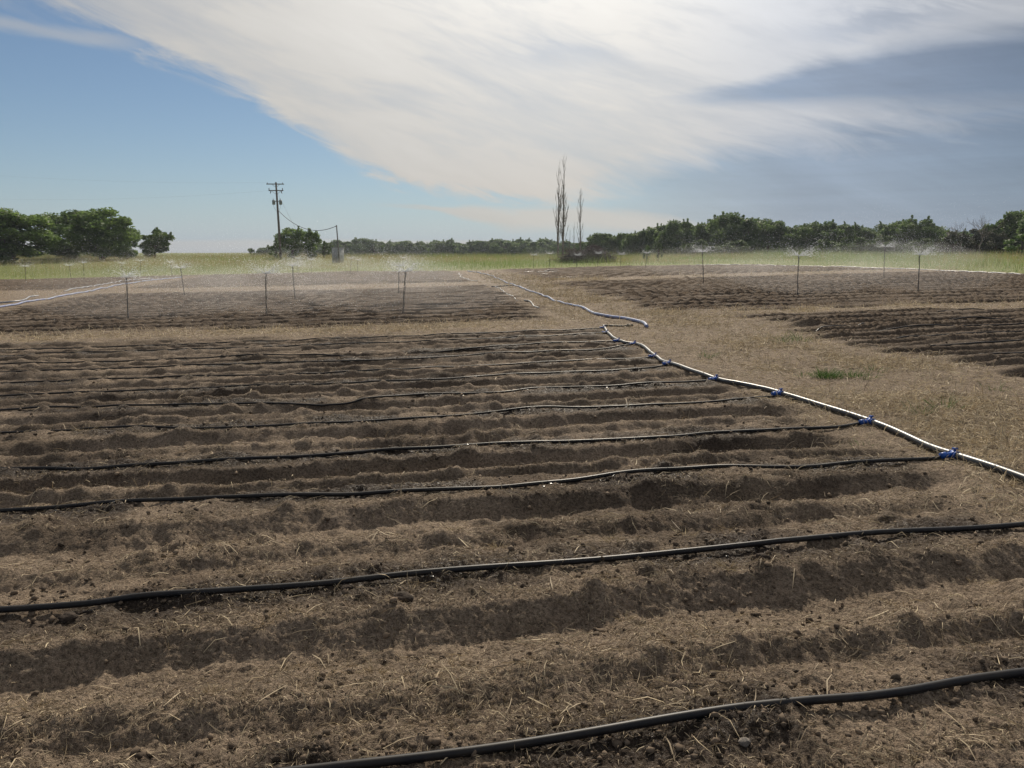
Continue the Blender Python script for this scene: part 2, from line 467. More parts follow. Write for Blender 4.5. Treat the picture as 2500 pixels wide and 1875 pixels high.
# ------------------------------------------------------------------ mesh helpers
def mesh(name, V, F, material, parent=None, smooth=False, tint=None):
    """V (n,3), F (m,3) or (m,4) arrays or a list of such arrays -> one mesh object"""
    V = np.asarray(V, np.float32)
    Fs = F if isinstance(F, list) else [F]
    Fs = [np.asarray(f, np.int32) for f in Fs if len(f)]
    me = bpy.data.meshes.new(name)
    me.vertices.add(len(V)); me.vertices.foreach_set('co', V.ravel())
    loops = np.concatenate([f.ravel() for f in Fs])
    tot = np.concatenate([np.full(len(f), f.shape[1], np.int32) for f in Fs])
    st = np.concatenate([[0], np.cumsum(tot)[:-1]]).astype(np.int32)
    me.loops.add(len(loops)); me.loops.foreach_set('vertex_index', loops)
    me.polygons.add(len(tot)); me.polygons.foreach_set('loop_start', st); me.polygons.foreach_set('loop_total', tot)
    if smooth:
        me.polygons.foreach_set('use_smooth', np.ones(len(tot), bool))
    if tint is not None:
        a = me.attributes.new('tint', 'FLOAT', 'POINT')
        a.data.foreach_set('value', np.asarray(tint, np.float32))
    me.update(calc_edges=True)
    me.materials.append(material)
    o = bpy.data.objects.new(name, me)
    C.objects.link(o)
    if parent is not None:
        o.parent = parent
    return o

class MB:
    def __init__(s): s.V = []; s.F3 = []; s.F4 = []; s.n = 0; s.T = []
    def add(s, V, F4=None, F3=None, t=0.5):
        V = np.asarray(V, float)
        if F4 is not None and len(F4): s.F4.append(np.asarray(F4) + s.n)
        if F3 is not None and len(F3): s.F3.append(np.asarray(F3) + s.n)
        s.V.append(V); s.n += len(V); s.T.append(np.full(len(V), t) if np.isscalar(t) else np.asarray(t))
        return s
    def tube(s, P, r, sides=8, caps=True, flat=1.0):
        P = np.asarray(P, float); n = len(P)
        r = np.full(n, r) if np.isscalar(r) else np.asarray(r, float)
        T = np.gradient(P, axis=0); T /= np.maximum(np.linalg.norm(T, axis=1), 1e-9)[:, None]
        up = np.tile([0, 0, 1.0], (n, 1))
        steep = np.abs(T[:, 2]) > .95
        if steep.mean() > .3: up[:] = (0.02, 1.0, 0.0)
        X = np.cross(T, up); X /= np.maximum(np.linalg.norm(X, axis=1), 1e-9)[:, None]
        Y = np.cross(X, T)
        a = np.linspace(0, 2 * np.pi, sides, endpoint=False)
        V = P[:, None, :] + (X[:, None, :] * np.cos(a)[None, :, None] + Y[:, None, :] * flat * np.sin(a)[None, :, None]) * r[:, None, None]
        i = np.arange(n - 1)[:, None] * sides; k = np.arange(sides)[None, :]; k2 = (k + 1) % sides
        F = np.stack([i + k, i + k2, i + sides + k2, i + sides + k], -1).reshape(-1, 4)
        V = V.reshape(-1, 3)
        F3 = []
        if caps:
            c0 = len(V); V = np.vstack([V, P[:1], P[-1:]])
            for q in range(sides):
                F3.append((c0, (q + 1) % sides, q)); b = (n - 1) * sides
                F3.append((c0 + 1, b + q, b + (q + 1) % sides))
        return s.add(V, F, F3)
    def box(s, c, d, rot=0.0, taper=1.0, bev=0.0):
        c = np.asarray(c, float); hx, hy, hz = [q / 2 for q in d]
        V = []
        for sz, tp in ((-1, 1.0), (1, taper)):
            for sx, sy in ((-1, -1), (1, -1), (1, 1), (-1, 1)):
                V.append((sx * hx * tp, sy * hy * tp, sz * hz))
        V = np.array(V); ca, sa = math.cos(rot), math.sin(rot)
        V = np.stack([V[:, 0] * ca - V[:, 1] * sa, V[:, 0] * sa + V[:, 1] * ca, V[:, 2]], -1) + c
        return s.add(V, [(3, 2, 1, 0), (4, 5, 6, 7), (0, 1, 5, 4), (1, 2, 6, 5), (2, 3, 7, 6), (3, 0, 4, 7)])
    def build(s, name, material, parent=None, smooth=False, bevel=0.0):
        F = []
        if s.F4: F.append(np.concatenate(s.F4))
        if s.F3: F.append(np.concatenate(s.F3))
        o = mesh(name, np.concatenate(s.V), F, material, parent, smooth, np.concatenate(s.T))
        if bevel:
            b = o.modifiers.new('bevel', 'BEVEL'); b.width = bevel; b.segments = 2
        return o

def empty(name, loc, rz=0.0, scale=(1, 1, 1)):
    o = bpy.data.objects.new(name, None)
    o.location = loc; o.rotation_euler = (0, 0, rz); o.scale = scale
    o.empty_display_size = 0.2
    C.objects.link(o)
    return o

def tag(o, label=None, cat=None, group=None, kind=None):
    if label: o['label'] = label
    if cat: o['category'] = cat
    if group: o['group'] = group
    if kind: o['kind'] = kind
    return o

def copy_tree(o, parent=None):
    c = o.copy(); C.objects.link(c); c.parent = parent
    for ch in list(o.children):
        copy_tree(ch, c)
    return c

def spline(P, step):
    """Catmull-Rom through the points, resampled"""
    P = np.asarray(P, float)
    Q = np.vstack([2 * P[0] - P[1], P, 2 * P[-1] - P[-2]])
    out = []
    for i in range(1, len(Q) - 2):
        L = np.linalg.norm(Q[i + 1] - Q[i]); n = max(2, int(L / step))
        t = np.linspace(0, 1, n, endpoint=False)[:, None]
        out.append(.5 * (2 * Q[i] + (Q[i + 1] - Q[i - 1]) * t + (2 * Q[i - 1] - 5 * Q[i] + 4 * Q[i + 1] - Q[i + 2]) * t ** 2
                         + (3 * Q[i] - Q[i - 1] - 3 * Q[i + 1] + Q[i + 2]) * t ** 3))
    out.append(P[-1:])
    return np.vstack(out)

def smooth1(a, k):
    if k < 2: return a
    k = min(k, max(1, len(a) // 2)); ker = np.hanning(k + 2)[1:-1]; ker /= ker.sum()
    p = np.pad(a, (k // 2, k - 1 - k // 2), mode='edge')
    return np.convolve(p, ker, 'valid')

def lay(P2, r, step=.06, soft=.5, lift=.75, bed=.25):
    """lay a pipe along a path on the ground, resting on its high spots -> 3d path"""
    P = spline(np.asarray(P2, float), step)
    z = ground(P[:, 0], P[:, 1])
    k = max(3, int(soft * .5 / step)); pad = np.pad(z, (k // 2, k - 1 - k // 2), mode='edge')
    hi = np.lib.stride_tricks.sliding_window_view(pad, k)
    top = hi.max(axis=1) * .45 + hi.mean(axis=1) * .55
    return np.column_stack([P, smooth1(top, k) + r * lift])

# ------------------------------------------------------------------ ground sheet
def build_ground():
    na = 510
    dense = np.linspace(-43, 43, na)
    coarse = np.concatenate([np.linspace(43, 60, 14)[1:], np.linspace(60, 300, 36)[1:-1], np.linspace(300, 317, 14)[:-1]])
    ang = R(1) * np.concatenate([dense, coarse])
    q = np.linspace(1.75 ** -.35, 92 ** -.35, 1280)
    r = q ** (-1 / .35)
    r = np.concatenate([[.02, .5, 1.0, 1.4], r, 92 * np.geomspace(1.03, 75, 60)])
    AA, RR = np.meshgrid(ang, r)
    x = np.sin(AA) * RR; y = np.cos(AA) * RR - 1.0
    x = x.ravel(); y = y.ravel()
    z, u, v, ph, Z = ground(x, y, True, True)
    p1, p2, p3, p4, r1, r2, r3, green, till, lane, face = Z
    far = np.hypot(x, y) > 92
    n, m = len(r), len(ang)
    i = np.arange(n - 1)[:, None] * m; k = np.arange(m)[None, :]; k2 = (k + 1) % m
    F = np.stack([i + k, i + k2, i + m + k2, i + m + k], -1).reshape(-1, 4)[:, ::-1]
    o = mesh('ground', np.column_stack([x, y, z]), F, ground_material(), smooth=False)
    tag(o, kind='structure')
    # what the surface is made of
    hd = np.full(len(x), 9.0)
    near = (p1 > .3)
    for s_, c_ in ROWLINES[2:-2]:
        hd = np.minimum(hd, np.abs(v + vn(u * .45, v * .45, 21) * .1 - (s_ * u + c_)))
    seep = np.exp(-(hd / .24) ** 2) * sstep(-.25, .12, fbm(u * 1.3, v * 1.3, 71, 3)) * p1
    patch = sstep(.02, .34, fbm(x * 1.1, y * 1.1, 75, 3)) * .55
    wet = np.clip(seep * .95 + patch * p1 + (p2 + p3 + r2 + r3 + p4) * (.62 + fbm(x * .5, y * .5, 77, 2) * .3) + r1 * (.62 + fbm(x * .9, y * .9, 78, 2) * .3), 0, 1)
    worn = worn_grass(x, y, u, v)
    dry = np.clip(lane * (.22 + .75 * worn) + p1 * .10 * sstep(.05, .4, fbm(x * 2.2, y * 2.2, 82, 2)), 0, 1)
    col = np.column_stack([dry, wet, green, np.clip(seep, 0, 1)]).astype(np.float32)
    a = o.data.attributes.new('zone', 'FLOAT_COLOR', 'POINT')
    a.data.foreach_set('color', col.ravel())
    return o
build_ground()

# ------------------------------------------------------------------ ribbons: straw, grass
def ribbons(x, y, z, head, L, W, rise, bend, t, on_ground=False, name='blades', material=None, segs=2, twist=None):
    """curved tapering blades. head: heading; rise: tilt angle from horizontal; bend: sideways curl"""
    n = len(x); k = segs + 1
    s = np.linspace(0, 1, k)[None, :]
    hd = head[:, None] + bend[:, None] * (s - .3)
    rs = rise[:, None] * (1 - .55 * s)
    dl = (L / segs)[:, None]
    dx = np.cos(hd) * np.cos(rs) * dl; dy = np.sin(hd) * np.cos(rs) * dl; dz = np.sin(rs) * dl
    cx = x[:, None] + np.concatenate([np.zeros((n, 1)), np.cumsum(dx[:, :-1], 1)], 1)
    cy = y[:, None] + np.concatenate([np.zeros((n, 1)), np.cumsum(dy[:, :-1], 1)], 1)
    if on_ground:
        gz = ground(cx.ravel(), cy.ravel()).reshape(n, k)
        arch = np.sin(s * np.pi) * L[:, None] * .08
        cz = gz + arch + z[:, None] + np.concatenate([np.zeros((n, 1)), np.cumsum(dz[:, :-1], 1)], 1)
    else:
        cz = z[:, None] + np.concatenate([np.zeros((n, 1)), np.cumsum(dz[:, :-1], 1)], 1)
    w = W[:, None] * np.array([.8, 1.0, .35])[None, :] if k == 3 else W[:, None] * np.linspace(1, .15, k)[None, :]
    tw = rng.uniform(0, np.pi, n)[:, None] if twist is None else twist[:, None]
    px, py = -np.sin(hd) * np.cos(tw), np.cos(hd) * np.cos(tw); pz = np.sin(tw) * np.ones_like(px)
    A = np.stack([cx - px * w, cy - py * w, cz - pz * w], -1); B = np.stack([cx + px * w, cy + py * w, cz + pz * w], -1)
    V = np.stack([A, B], 2).reshape(-1, 3)
    base = np.arange(n)[:, None] * (2 * k); q = np.arange(segs)[None, :] * 2
    F = np.stack([base + q, base + q + 1, base + q + 3, base + q + 2], -1).reshape(-1, 4)
    return V, F, np.repeat(t, 2 * k)

def scatter(n, r0, r1, power, amax=40):
    """points in front of the viewer, denser close by"""
    uu = rng.random(n)
    if power == 0:
        r = r0 * (r1 / r0) ** uu
    else:
        r = (r0 ** power + uu * (r1 ** power - r0 ** power)) ** (1 / power)
    a = R(1) * rng.uniform(-amax, amax, n)
    return np.sin(a) * r, np.cos(a) * r - .6

def build_straw():
    m = mat('straw', (0.45, 0.36, 0.22), 0.7, 0.3, tint=((0.115, 0.080, 0.050), (0.56, 0.45, 0.29)), trans=0.1)
    # litter on the near bed
    x, y = scatter(250000, 2.2, 19, -0.35)
    z, u, v, ph, Z = ground(x, y, False, True)
    p1, lane, face = Z[0], Z[9], Z[10]
    cl = fbm(x * 1.6, y * 1.6, 91, 3)
    edge = np.exp(-((ph - .79) / .05) ** 2) * .9 + np.exp(-((ph - .36) / .06) ** 2) * .5
    keep = rng.random(len(x)) < np.clip(.16 + .62 * sstep(-.15, .4, cl) + edge - .5 * face, .04, 1) * np.clip(p1 + Z[4] * .35, 0, 1)
    x, y = x[keep], y[keep]; n = len(x)
    d = np.hypot(x, y)
    big = rng.random(n) < .035
    L = np.where(big, rng.uniform(.05, .12, n), rng.uniform(.010, .036, n)) * (1 + d * .035)
    W = np.where(big, rng.uniform(.0008, .0020, n), rng.uniform(.0005, .0012, n)) * (1 + d * .10)
    rise = np.where(rng.random(n) < .20, rng.uniform(.2, 1.2, n), rng.uniform(-.05, .18, n))
    t = np.clip(rng.beta(.9, 1.5, n) + big * .15, 0, 1)
    V, F, T = ribbons(x, y, np.full(n, .004), rng.uniform(0, 6.283, n), L, W, rise, rng.normal(0, .4, n), t, True)
    o = mesh('straw_litter', V, F, m, tint=T)
    tag(o, 'pale chopped straw and roots littering the tilled soil', 'straw', kind='stuff')
    # dry mown grass of the lanes and strips
    x, y = scatter(120000, 3.6, 66, 0.0)
    nl = 110000                                         # the main lane, thickest
    lv = 4.0 * (52 / 4.0) ** rng.random(nl); lu = rng.uniform(3.2, 9.0, nl)
    lx, ly = to_xy(lu, lv)
    ns = 34000                                          # the grass strips across the field, left and right
    su = np.concatenate([rng.uniform(-15, 3, ns), rng.uniform(7, 27, ns // 2)])
    sv = np.concatenate([17.1 + rng.normal(0, .9, ns) - .13 * su[:ns], 18.9 - .16 * su[ns:] + rng.normal(.3, .7, ns // 2)])
    sx_, sy_ = to_xy(su, sv)
    x = np.concatenate([x, lx, sx_]); y = np.concatenate([y, ly, sy_])
    z, u, v, ph, Z = ground(x, y, False, True)
    lane = Z[9]
    keep = rng.random(len(x)) < lane * np.clip(.14 + .85 * worn_grass(x, y, u, v), 0, 1)
    x, y = x[keep], y[keep]; n = len(x); d = np.hypot(x, y)
    up = rng.random(n) < .35
    strip = ((v[keep] > 15) & ~((u[keep] > 3.2) & (u[keep] < 6.8)))
    L = rng.uniform(.03, .11, n) * (1 + d * .045) * np.where(strip & up, 1.25, 1)
    W = rng.uniform(.0009, .0020, n) * (1 + d * .12)
    rise = np.where(up, rng.uniform(.5, 1.4, n), rng.uniform(-.05, .25, n))
    t = np.clip(rng.beta(1.5, 1.6, n) + .12 * strip, 0, 1)
    V, F, T = ribbons(x, y, np.full(n, .003), rng.uniform(0, 6.283, n), L, W, rise, rng.normal(0, .6, n), t, True)
    m2 = mat('dry_grass', (0.45, 0.36, 0.22), 0.75, 0.25, tint=((0.16, 0.122, 0.080), (0.66, 0.545, 0.365)), trans=0.2)
    o = mesh('dry_grass', V, F, m2, tint=T)
    tag(o, 'short dead straw coloured grass on the lanes between plots', 'dry grass', kind='stuff')
build_straw()

def build_clods():
    x, y = scatter(42000, 2.2, 24, -0.45)
    z, u, v, ph, Z = ground(x, y, True, True)
    till = Z[8]
    hd = np.full(len(x), 9.0)
    for s_, c_ in ROWLINES[2:-2]:
        hd = np.minimum(hd, np.abs(v - (s_ * u + c_)))
    cl = fbm(x * 1.7, y * 1.7, 95, 2)
    keep = rng.random(len(x)) < till * np.clip(.05 + .35 * sstep(.05, .4, cl) + .4 * np.exp(-(hd / .25) ** 2) * Z[0] + Z[4] * .3, 0, 1)
    x, y, z = x[keep], y[keep], z[keep]; n = len(x); d = np.hypot(x, y)
    t = (1 + 5 ** .5) / 2
    ico = np.array([(-1, t, 0), (1, t, 0), (-1, -t, 0), (1, -t, 0), (0, -1, t), (0, 1, t), (0, -1, -t), (0, 1, -t), (t, 0, -1), (t, 0, 1), (-t, 0, -1), (-t, 0, 1)]) / 1.9
    fac = np.array([(0, 11, 5), (0, 5, 1), (0, 1, 7), (0, 7, 10), (0, 10, 11), (1, 5, 9), (5, 11, 4), (11, 10, 2), (10, 7, 6), (7, 1, 8), (3, 9, 4), (3, 4, 2), (3, 2, 6), (3, 6, 8), (3, 8, 9), (4, 9, 5), (2, 4, 11), (6, 2, 10), (8, 6, 7), (9, 8, 1)])
    r = rng.lognormal(math.log(.0048), .6, n).clip(.002, .015) * (1 + d * .05)
    V = ico[None] * r[:, None, None] * rng.uniform(.4, 1.5, (n, 12, 1)) * np.array([1, 1, .8])
    V = V + np.stack([x, y, z + r * .25], -1)[:, None, :]
    F = fac[None] + (np.arange(n) * 12)[:, None, None]
    m = mat('clod_soil', (0.15, 0.11, 0.08), 0.95, 0.2, tint=((0.040, 0.030, 0.022), (0.19, 0.142, 0.10)), bump=.004, bscale=120)
    o = mesh('soil_clods', V.reshape(-1, 3), F.reshape(-1, 3), m, tint=np.repeat(rng.beta(1.6, 1.4, n), 12))
    tag(o, 'loose crumbs and clods of brown earth on the tilled rows', 'soil clods', kind='stuff')
build_clods()

def build_meadow():
    n = 210000
    x = rng.uniform(-112, 95, n); y = 32 + 120 * rng.random(n) ** 1.25
    ok = np.abs(x) < y * .80 + 6
    x, y = x[ok], y[ok]
    u, v = to_uv(x, y)
    Z = zones(x, y); green = Z[9]
    keep = rng.random(len(x)) < green
    x, y = x[keep], y[keep]; n = len(x); u, v = to_uv(x, y)
    back = np.interp(u, BACK_U, BACK_V)
    dep = np.minimum(np.where(v > back, v - back, 99), np.where(u > 26.5, (u - 27) * 1.0, 99)).clip(0, 99)
    tall = sstep(0, 13, dep + fbm(x * .15, y * .15, 101, 2) * 6)
    Hh = (.10 + .55 * tall) * rng.uniform(.5, 1.4, n) * (1 + .5 * fbm(x * .4, y * .4, 107, 2))
    weeds = sstep(.1, .35, fbm(x * .12, y * .2, 103, 2)) * (x > 8) * (x < 48) * (y > 80)
    Hh = Hh * (1 + .9 * weeds * rng.random(n))
    brown = np.clip(sstep(-.25, .30, fbm(x * .05, y * .09, 105, 3)) * tall + .3 * tall * (x < -15), 0, 1)
    t = np.clip(.06 + .85 * brown * rng.uniform(.5, 1.2, n) + .14 * tall + rng.normal(0, .10, n) - .35 * weeds, 0, 1)
    W = rng.uniform(.010, .022, n) * (1 + .5 * weeds)
    V, F, T = ribbons(x, y, z_land(x, y) - .03, rng.uniform(0, 6.283, n), Hh * 1.1, W, rng.uniform(1.0, 1.5, n), rng.normal(0, .3, n), t, False, segs=1)
    m = mat('meadow_grass', (0.1, 0.15, 0.04), 0.7, 0.25, tint=((0.165, 0.265, 0.070), (0.36, 0.285, 0.155)), trans=0.4)
    o = mesh('meadow_grass', V, F, m, tint=T)
    tag(o, 'tall green and tawny meadow grass beyond the tilled plots', 'grass', kind='stuff')
build_meadow()

# ------------------------------------------------------------------ hoses
M_PE = mat('black_polyethylene', (0.010, 0.010, 0.012), 0.46, 0.22, color2=(0.022, 0.019, 0.017), vscale=9)
M_PEG = mat('grey_black_pipe', (0.065, 0.067, 0.072), 0.40, 0.45, var=.5, vscale=6)
M_BLUEF = mat('blue_fitting', (0.012, 0.085, 0.38), 0.45, 0.4, var=.4, vscale=40)
M_LAY = mat('blue_layflat', (0.22, 0.25, 0.34), 0.3, 0.6, bump=.003, bscale=9, color2=(0.12, 0.16, 0.36), vscale=2)  # white sky glare on the blue hose is partly mixed into this colour
M_WHITE = mat('white_hose_and_glint', (0.42, 0.40, 0.37), 0.35, 0.5, var=.25, vscale=3)
M_WHITEB = mat('bleached_layflat', (0.24, 0.25, 0.27), 0.4, 0.4, bump=.003, bscale=14, color2=(0.15, 0.17, 0.23), vscale=1.3)

HOSE_LABELS = [
 'thick black drip hose lying by the round pale stone',
 'second black drip hose of the near bed, over dark damp soil patches',
 'black drip hose ending in the blue tee furthest down the header pipe',
 'black drip hose joined at the second blue tee from the open field end',
 'black drip hose joined at the blue tee halfway along the header pipe',
 'black drip hose joined just before the header pipe starts to kink',
 'black drip hose wavering up to the upper blue tee pair, nearer one',
 'black drip hose wavering up to the upper blue tee pair, farther one',
 'thin black drip hose meeting the header pipe at its sharp bend',
 'thin black drip hose just past the sharp bend of the header pipe',
 'thin black drip hose last but one before the dry grass strip',
 'thin black drip hose running along the edge of the dry grass strip']
for i, h in enumerate(HOSES):
    r = .0155 if i < 2 else .0145 if i < 4 else .0115
    P = lay(h, r, .05, 1.7 if i < 2 else 1.0)
    jit = smooth1(rng.normal(0, 1, len(P)), 21) * .02
    P[:, 1] += jit
    o = MB().tube(P, r, 12).build('drip_hose', M_PE, smooth=True)
    tag(o, HOSE_LABELS[i], 'hose', 'drip hoses of the near bed')

HEADER = [(3.55,2.9),(3.45,3.9),(3.32,4.84),(3.23,5.55),(3.17,6.62),(2.86,8.09),(2.73,8.5),(2.59,8.75),(2.44,9.10),(2.16,10.54),(2.11,11.34),(2.10,12.7),(1.92,13.05),(1.85,13.6),(1.86,15.07),(1.93,16.3)]
hp = lay(HEADER, .026, .05, .9, 1.0)
hdr = empty('header_pipe', (hp[0, 0], hp[0, 1], hp[0, 2]))
def child_mb(mb, name, m, root, smooth=True, **k):
    for i in range(len(mb.V)):
        mb.V[i] = mb.V[i] - np.array(root.location)
    return mb.build(name, m, root, smooth, **k)
child_mb(MB().tube(hp, .0255, 16), 'pipe', M_PEG, hdr)
tag(hdr, 'grey black header pipe with blue tees feeding the drip hoses', 'pipe')
for i, h in enumerate(HOSES[1:]):
    e = np.array(h[-1]); k = int(np.argmin(np.hypot(hp[:, 0] - e[0], hp[:, 1] - e[1])))
    c = hp[k]; d = hp[min(k + 2, len(hp) - 1)] - hp[max(k - 2, 0)]; d /= np.linalg.norm(d)
    s = np.array([-1.0, -.06, 0.0]); s -= d * (s @ d); s /= np.linalg.norm(s)
    mb = MB()
    mb.tube([c - d * .034, c + d * .034], .0285, 12)
    mb.tube([c - d * .037, c - d * .028], .031, 12); mb.tube([c + d * .028, c + d * .037], .031, 12)
    fit = child_mb(mb, 'tee_fitting', M_BLUEF, hdr)
    mb = MB().tube([c + s * .02, c + s * .10 + (0, 0, -.008)], .018, 10)
    mb.tube([c + s * .065, c + s * .105 + (0, 0, -.008)], .023, 10)
    o = child_mb(mb, 'outlet_nut', M_BLUEF, hdr); o.parent = fit
    mb = MB().tube([c + (0, 0, .025), c + (0, 0, .045)], .009, 8)
    mb.tube([c + d * .025 + (0, 0, .042), c - d * .025 + (0, 0, .050)], .007, 6)
    o = child_mb(mb, 'tap_lever', M_BLUEF, hdr); o.parent = fit

stub = lay([(1.93,16.3),(2.04,16.42),(2.3,16.36),(2.53,16.22)], .02, .03, .3)
st = empty('end_stub', stub[0])
child_mb(MB().tube(stub, .02, 10), 'pipe', M_PE, st)
child_mb(MB().tube([stub[-1] - (.10, -.06, 0), stub[-1]], .034, 10), 'end_cap', M_PE, st)
tag(st, 'short black pipe stub with end cap at the top of the header pipe', 'pipe')

def hose(pts, r, m, label, group=None, name='hose', flat=1.0, wig=.0, sides=10, step=.12, soft=1.2, lift=.8):
    P = lay(pts, r, step, soft, lift)
    if wig: P[:, 0] += smooth1(rng.normal(0, 1, len(P)), 15) * wig
    o = MB().tube(P, r, sides, flat=flat).build(name, m, smooth=True)
    return tag(o, label, 'hose', group)
H2 = [(2.79,15.88),(2.8,16.82),(2.54,17.82),(2.09,19.28),(1.87,21.44),(1.43,24.2),(1.09,27.82),(0.73,30.74),(0.1,36.51),(-0.38,40.45),(-0.76,45.36),(-1.93,55.66),(-3.79,66.27)]
hose(H2, .036, M_LAY, 'blue water hose with bright top winding along the dry lane', name='supply_hose', wig=.03)
hose([(-0.78,36.17),(-0.41,32.35),(0.22,25.71)], .018, M_WHITE, 'thin white hose branching off beside the lane at the plot edge', name='branch_hose', wig=.06)
hose([(0.40,25.4),(0.58,25.0),(0.64,22.57),(0.76,21.76)], .022, M_WHITE, 'short bent white hose end lying on the plot corner by the lane', name='branch_hose')
hose([(-0.95,35.95),(0.09,36.3)], .028, M_PE, 'short dark crosswise tube joining the supply hose on the lane', name='branch_hose')
hose([(-4.17,60.73),(-3.3,51),(-2.4,44.81),(-1.86,42.57)], .022, M_WHITE, 'white hose end at the corner of the farthest plot left of the lane', name='branch_hose', wig=.1)
hose([(-17.6,22),(-19.34,29.28),(-20.51,33.16),(-21.74,38.34),(-24.81,48.52),(-25.85,52.32),(-27.59,60.1),(-27.9,66.0)], .042, M_LAY, 'blue water hose crossing the brown lane past the leftmost plots', name='supply_hose', wig=.05)
hose([(-24.8,43.13),(-26.0,46.5),(-26.6,49.4),(-28.4,55.75),(-28.9,58.0),(-29.6,61.8),(-29.4,64.22)], .036, M_WHITEB, 'long white hose beside the blue one at the far left plot', name='supply_hose', wig=.08)
hose([(-22.6,31.0),(-21.55,32.65),(-21.3,33.5),(-21.89,34.9),(-22.84,36.97),(-23.03,37.76)], .034, M_WHITEB, 'curved white hose end lying on the brown lane by the blue hose', name='supply_hose')
hose([(15.5,66),(18.0,62.5),(20.25,57.12),(21.96,51.58),(22.59,48.71),(22.89,45.46),(22.9,41.04),(23.15,35.31),(23.3,30)], .024, M_WHITEB, 'white hose along the meadow edge at the right plots', name='supply_hose', wig=.06)
for pts in ([(0.86,58.78),(2.2,59.5),(3.64,60.41)], [(1.96,52.75),(2.6,53.0),(3.14,53.39)], [(2.38,44.03),(3.0,44.1),(3.6,44.3)], [(1.76,55.85),(2.36,56.19),(3.3,56.6)]):
    hose(pts, .02, M_WHITE, 'drip line with painted white glint at the corner of the far right plot', 'drip lines of the far plot', 'drip_line')  # glint on these hoses is put in as white hose colour
R1 = [([(6.29,16.43),(6.68,16.44),(8,16.5)], 'thin drip line beside the earth heap at the top of the dark bed'),
      ([(5.66,14.42),(6.2,14.86),(6.89,15.23),(7.33,15.56),(8.5,15.5),(10.16,15.5),(16,15.9)], 'drip line bending round the earth heap into the dark bed'),
      ([(6.48,14.07),(7.24,13.99),(8.04,14.12),(9.2,14.1),(15,14.6)], 'drip line above the deepest black furrow of the dark bed'),
      ([(6.31,12.65),(7.06,12.88),(8.02,13.1),(12,13.4)], 'drip line half buried in the middle of the dark bed'),
      ([(6.3,11.57),(6.92,11.68),(7.92,11.9),(12,12.3)], 'drip line above the second earth heap of the dark bed'),
      ([(6.44,10.59),(6.97,10.6),(8,10.7),(11,11)], 'drip line over the nearest furrow of the dark bed'),
      ([(9.6,17.45),(11.05,17.54),(11.56,17.55),(15,17.8)], 'drip line along the yellow grass strip behind the dark bed')]
for pts, lb in R1:
    hose(pts, .013, M_PE, lb, 'drip lines of the dark bed', 'drip_line', step=.06, soft=.6)

# ------------------------------------------------------------------ sprinklers
SPR = [(-39.3,63.0,1.1),(-39.5,69.9,1.04),(-36.3,66.2,1.3),(-35.5,71.1,1.17),(-36.0,75.6,1.32),(-31.9,73.3,1.2),
       (-20.7,75.6,1.36),(-19.2,74.7,1.23),(-14.5,70.1,1.3),(-14.6,74.0,1.1),(-9.3,66.8,1.24),
       (1.9,69.4,1.14),(3.0,63.6,1.25),(5.6,67.7,1.04),(7.2,65.7,1.15),(9.2,66.3,1.02),(10.5,61.5,1.11),
       (-11.0,22.2,1.2),(-7.0,22.0,1.21),(-3.0,21.2,1.17),(-14.9,35.4,1.25),(-8.5,30.4,1.29),(-4.8,32.8,1.13),
       (8.1,32.9,1.34),(8.7,23.7,1.23),(16.9,35.5,1.33),(12.7,24.3,1.16)]
M_STAKE = mat('dark_stake', (0.035, 0.032, 0.030), 0.6, 0.3, var=.4, vscale=8)
M_TUBE = mat('feed_tube', (0.02, 0.02, 0.022), 0.4, 0.4)
M_WATER = mat('water_drops', (0.93, 0.95, 0.97), 0.25, 0.5, trans=0.7)

def make_sprinkler(var):
    root = empty('sprinkler', (0, 0, 0))
    zz = np.linspace(-.12, 1.17, 14)
    lean = (.05, -.03, .09)[var]
    st_ = np.column_stack([lean * (zz - .0) + .006 * np.sin(zz * 5 + var), .01 * np.sin(zz * 4), zz])
    MB().tube(st_, .0105, 8).build('stake', M_STAKE, root, True)
    tz = np.linspace(0, 1, 26)
    tb = np.column_stack([lean * (1.15 * (1 - tz)) + .020 + .012 * np.sin(tz * 17 + var), .014 + .006 * np.cos(tz * 14), 1.16 * (1 - tz) + .02])
    foot = [(tb[-1, 0] + .04, 0.01, .05), (tb[-1, 0] + .10, 0.0, .012), (tb[-1, 0] + .24, -.04, .005), (tb[-1, 0] + .5, -.1, .0)]
    MB().tube(spline(np.vstack([tb[:-3], foot]), .03), .0065, 6).build('feed_tube', M_TUBE, root, True)
    top = np.array([lean * 1.17, 0, 1.17])
    mb = MB().tube([top + (0, 0, -.03), top + (0, 0, .012)], [.012, .017], 10)
    mb.tube([top + (0, 0, .012), top + (0, 0, .024)], .021, 10)
    hd = mb.build('sprinkler_head', M_TUBE, root, True)
    mb = MB()
    for s in (-1, 1):
        mb.tube([top + (s * .017, 0, .02), top + (s * .019, 0, .05), top + (s * .008, 0, .066)], .0035, 6)
    mb.build('bridge', M_TUBE, hd, True)
    MB().tube([top + (0, 0, .040), top + (0, 0, .058)], [.013, .006], 8).build('spinner', M_BLUEF, hd, True)
    return root

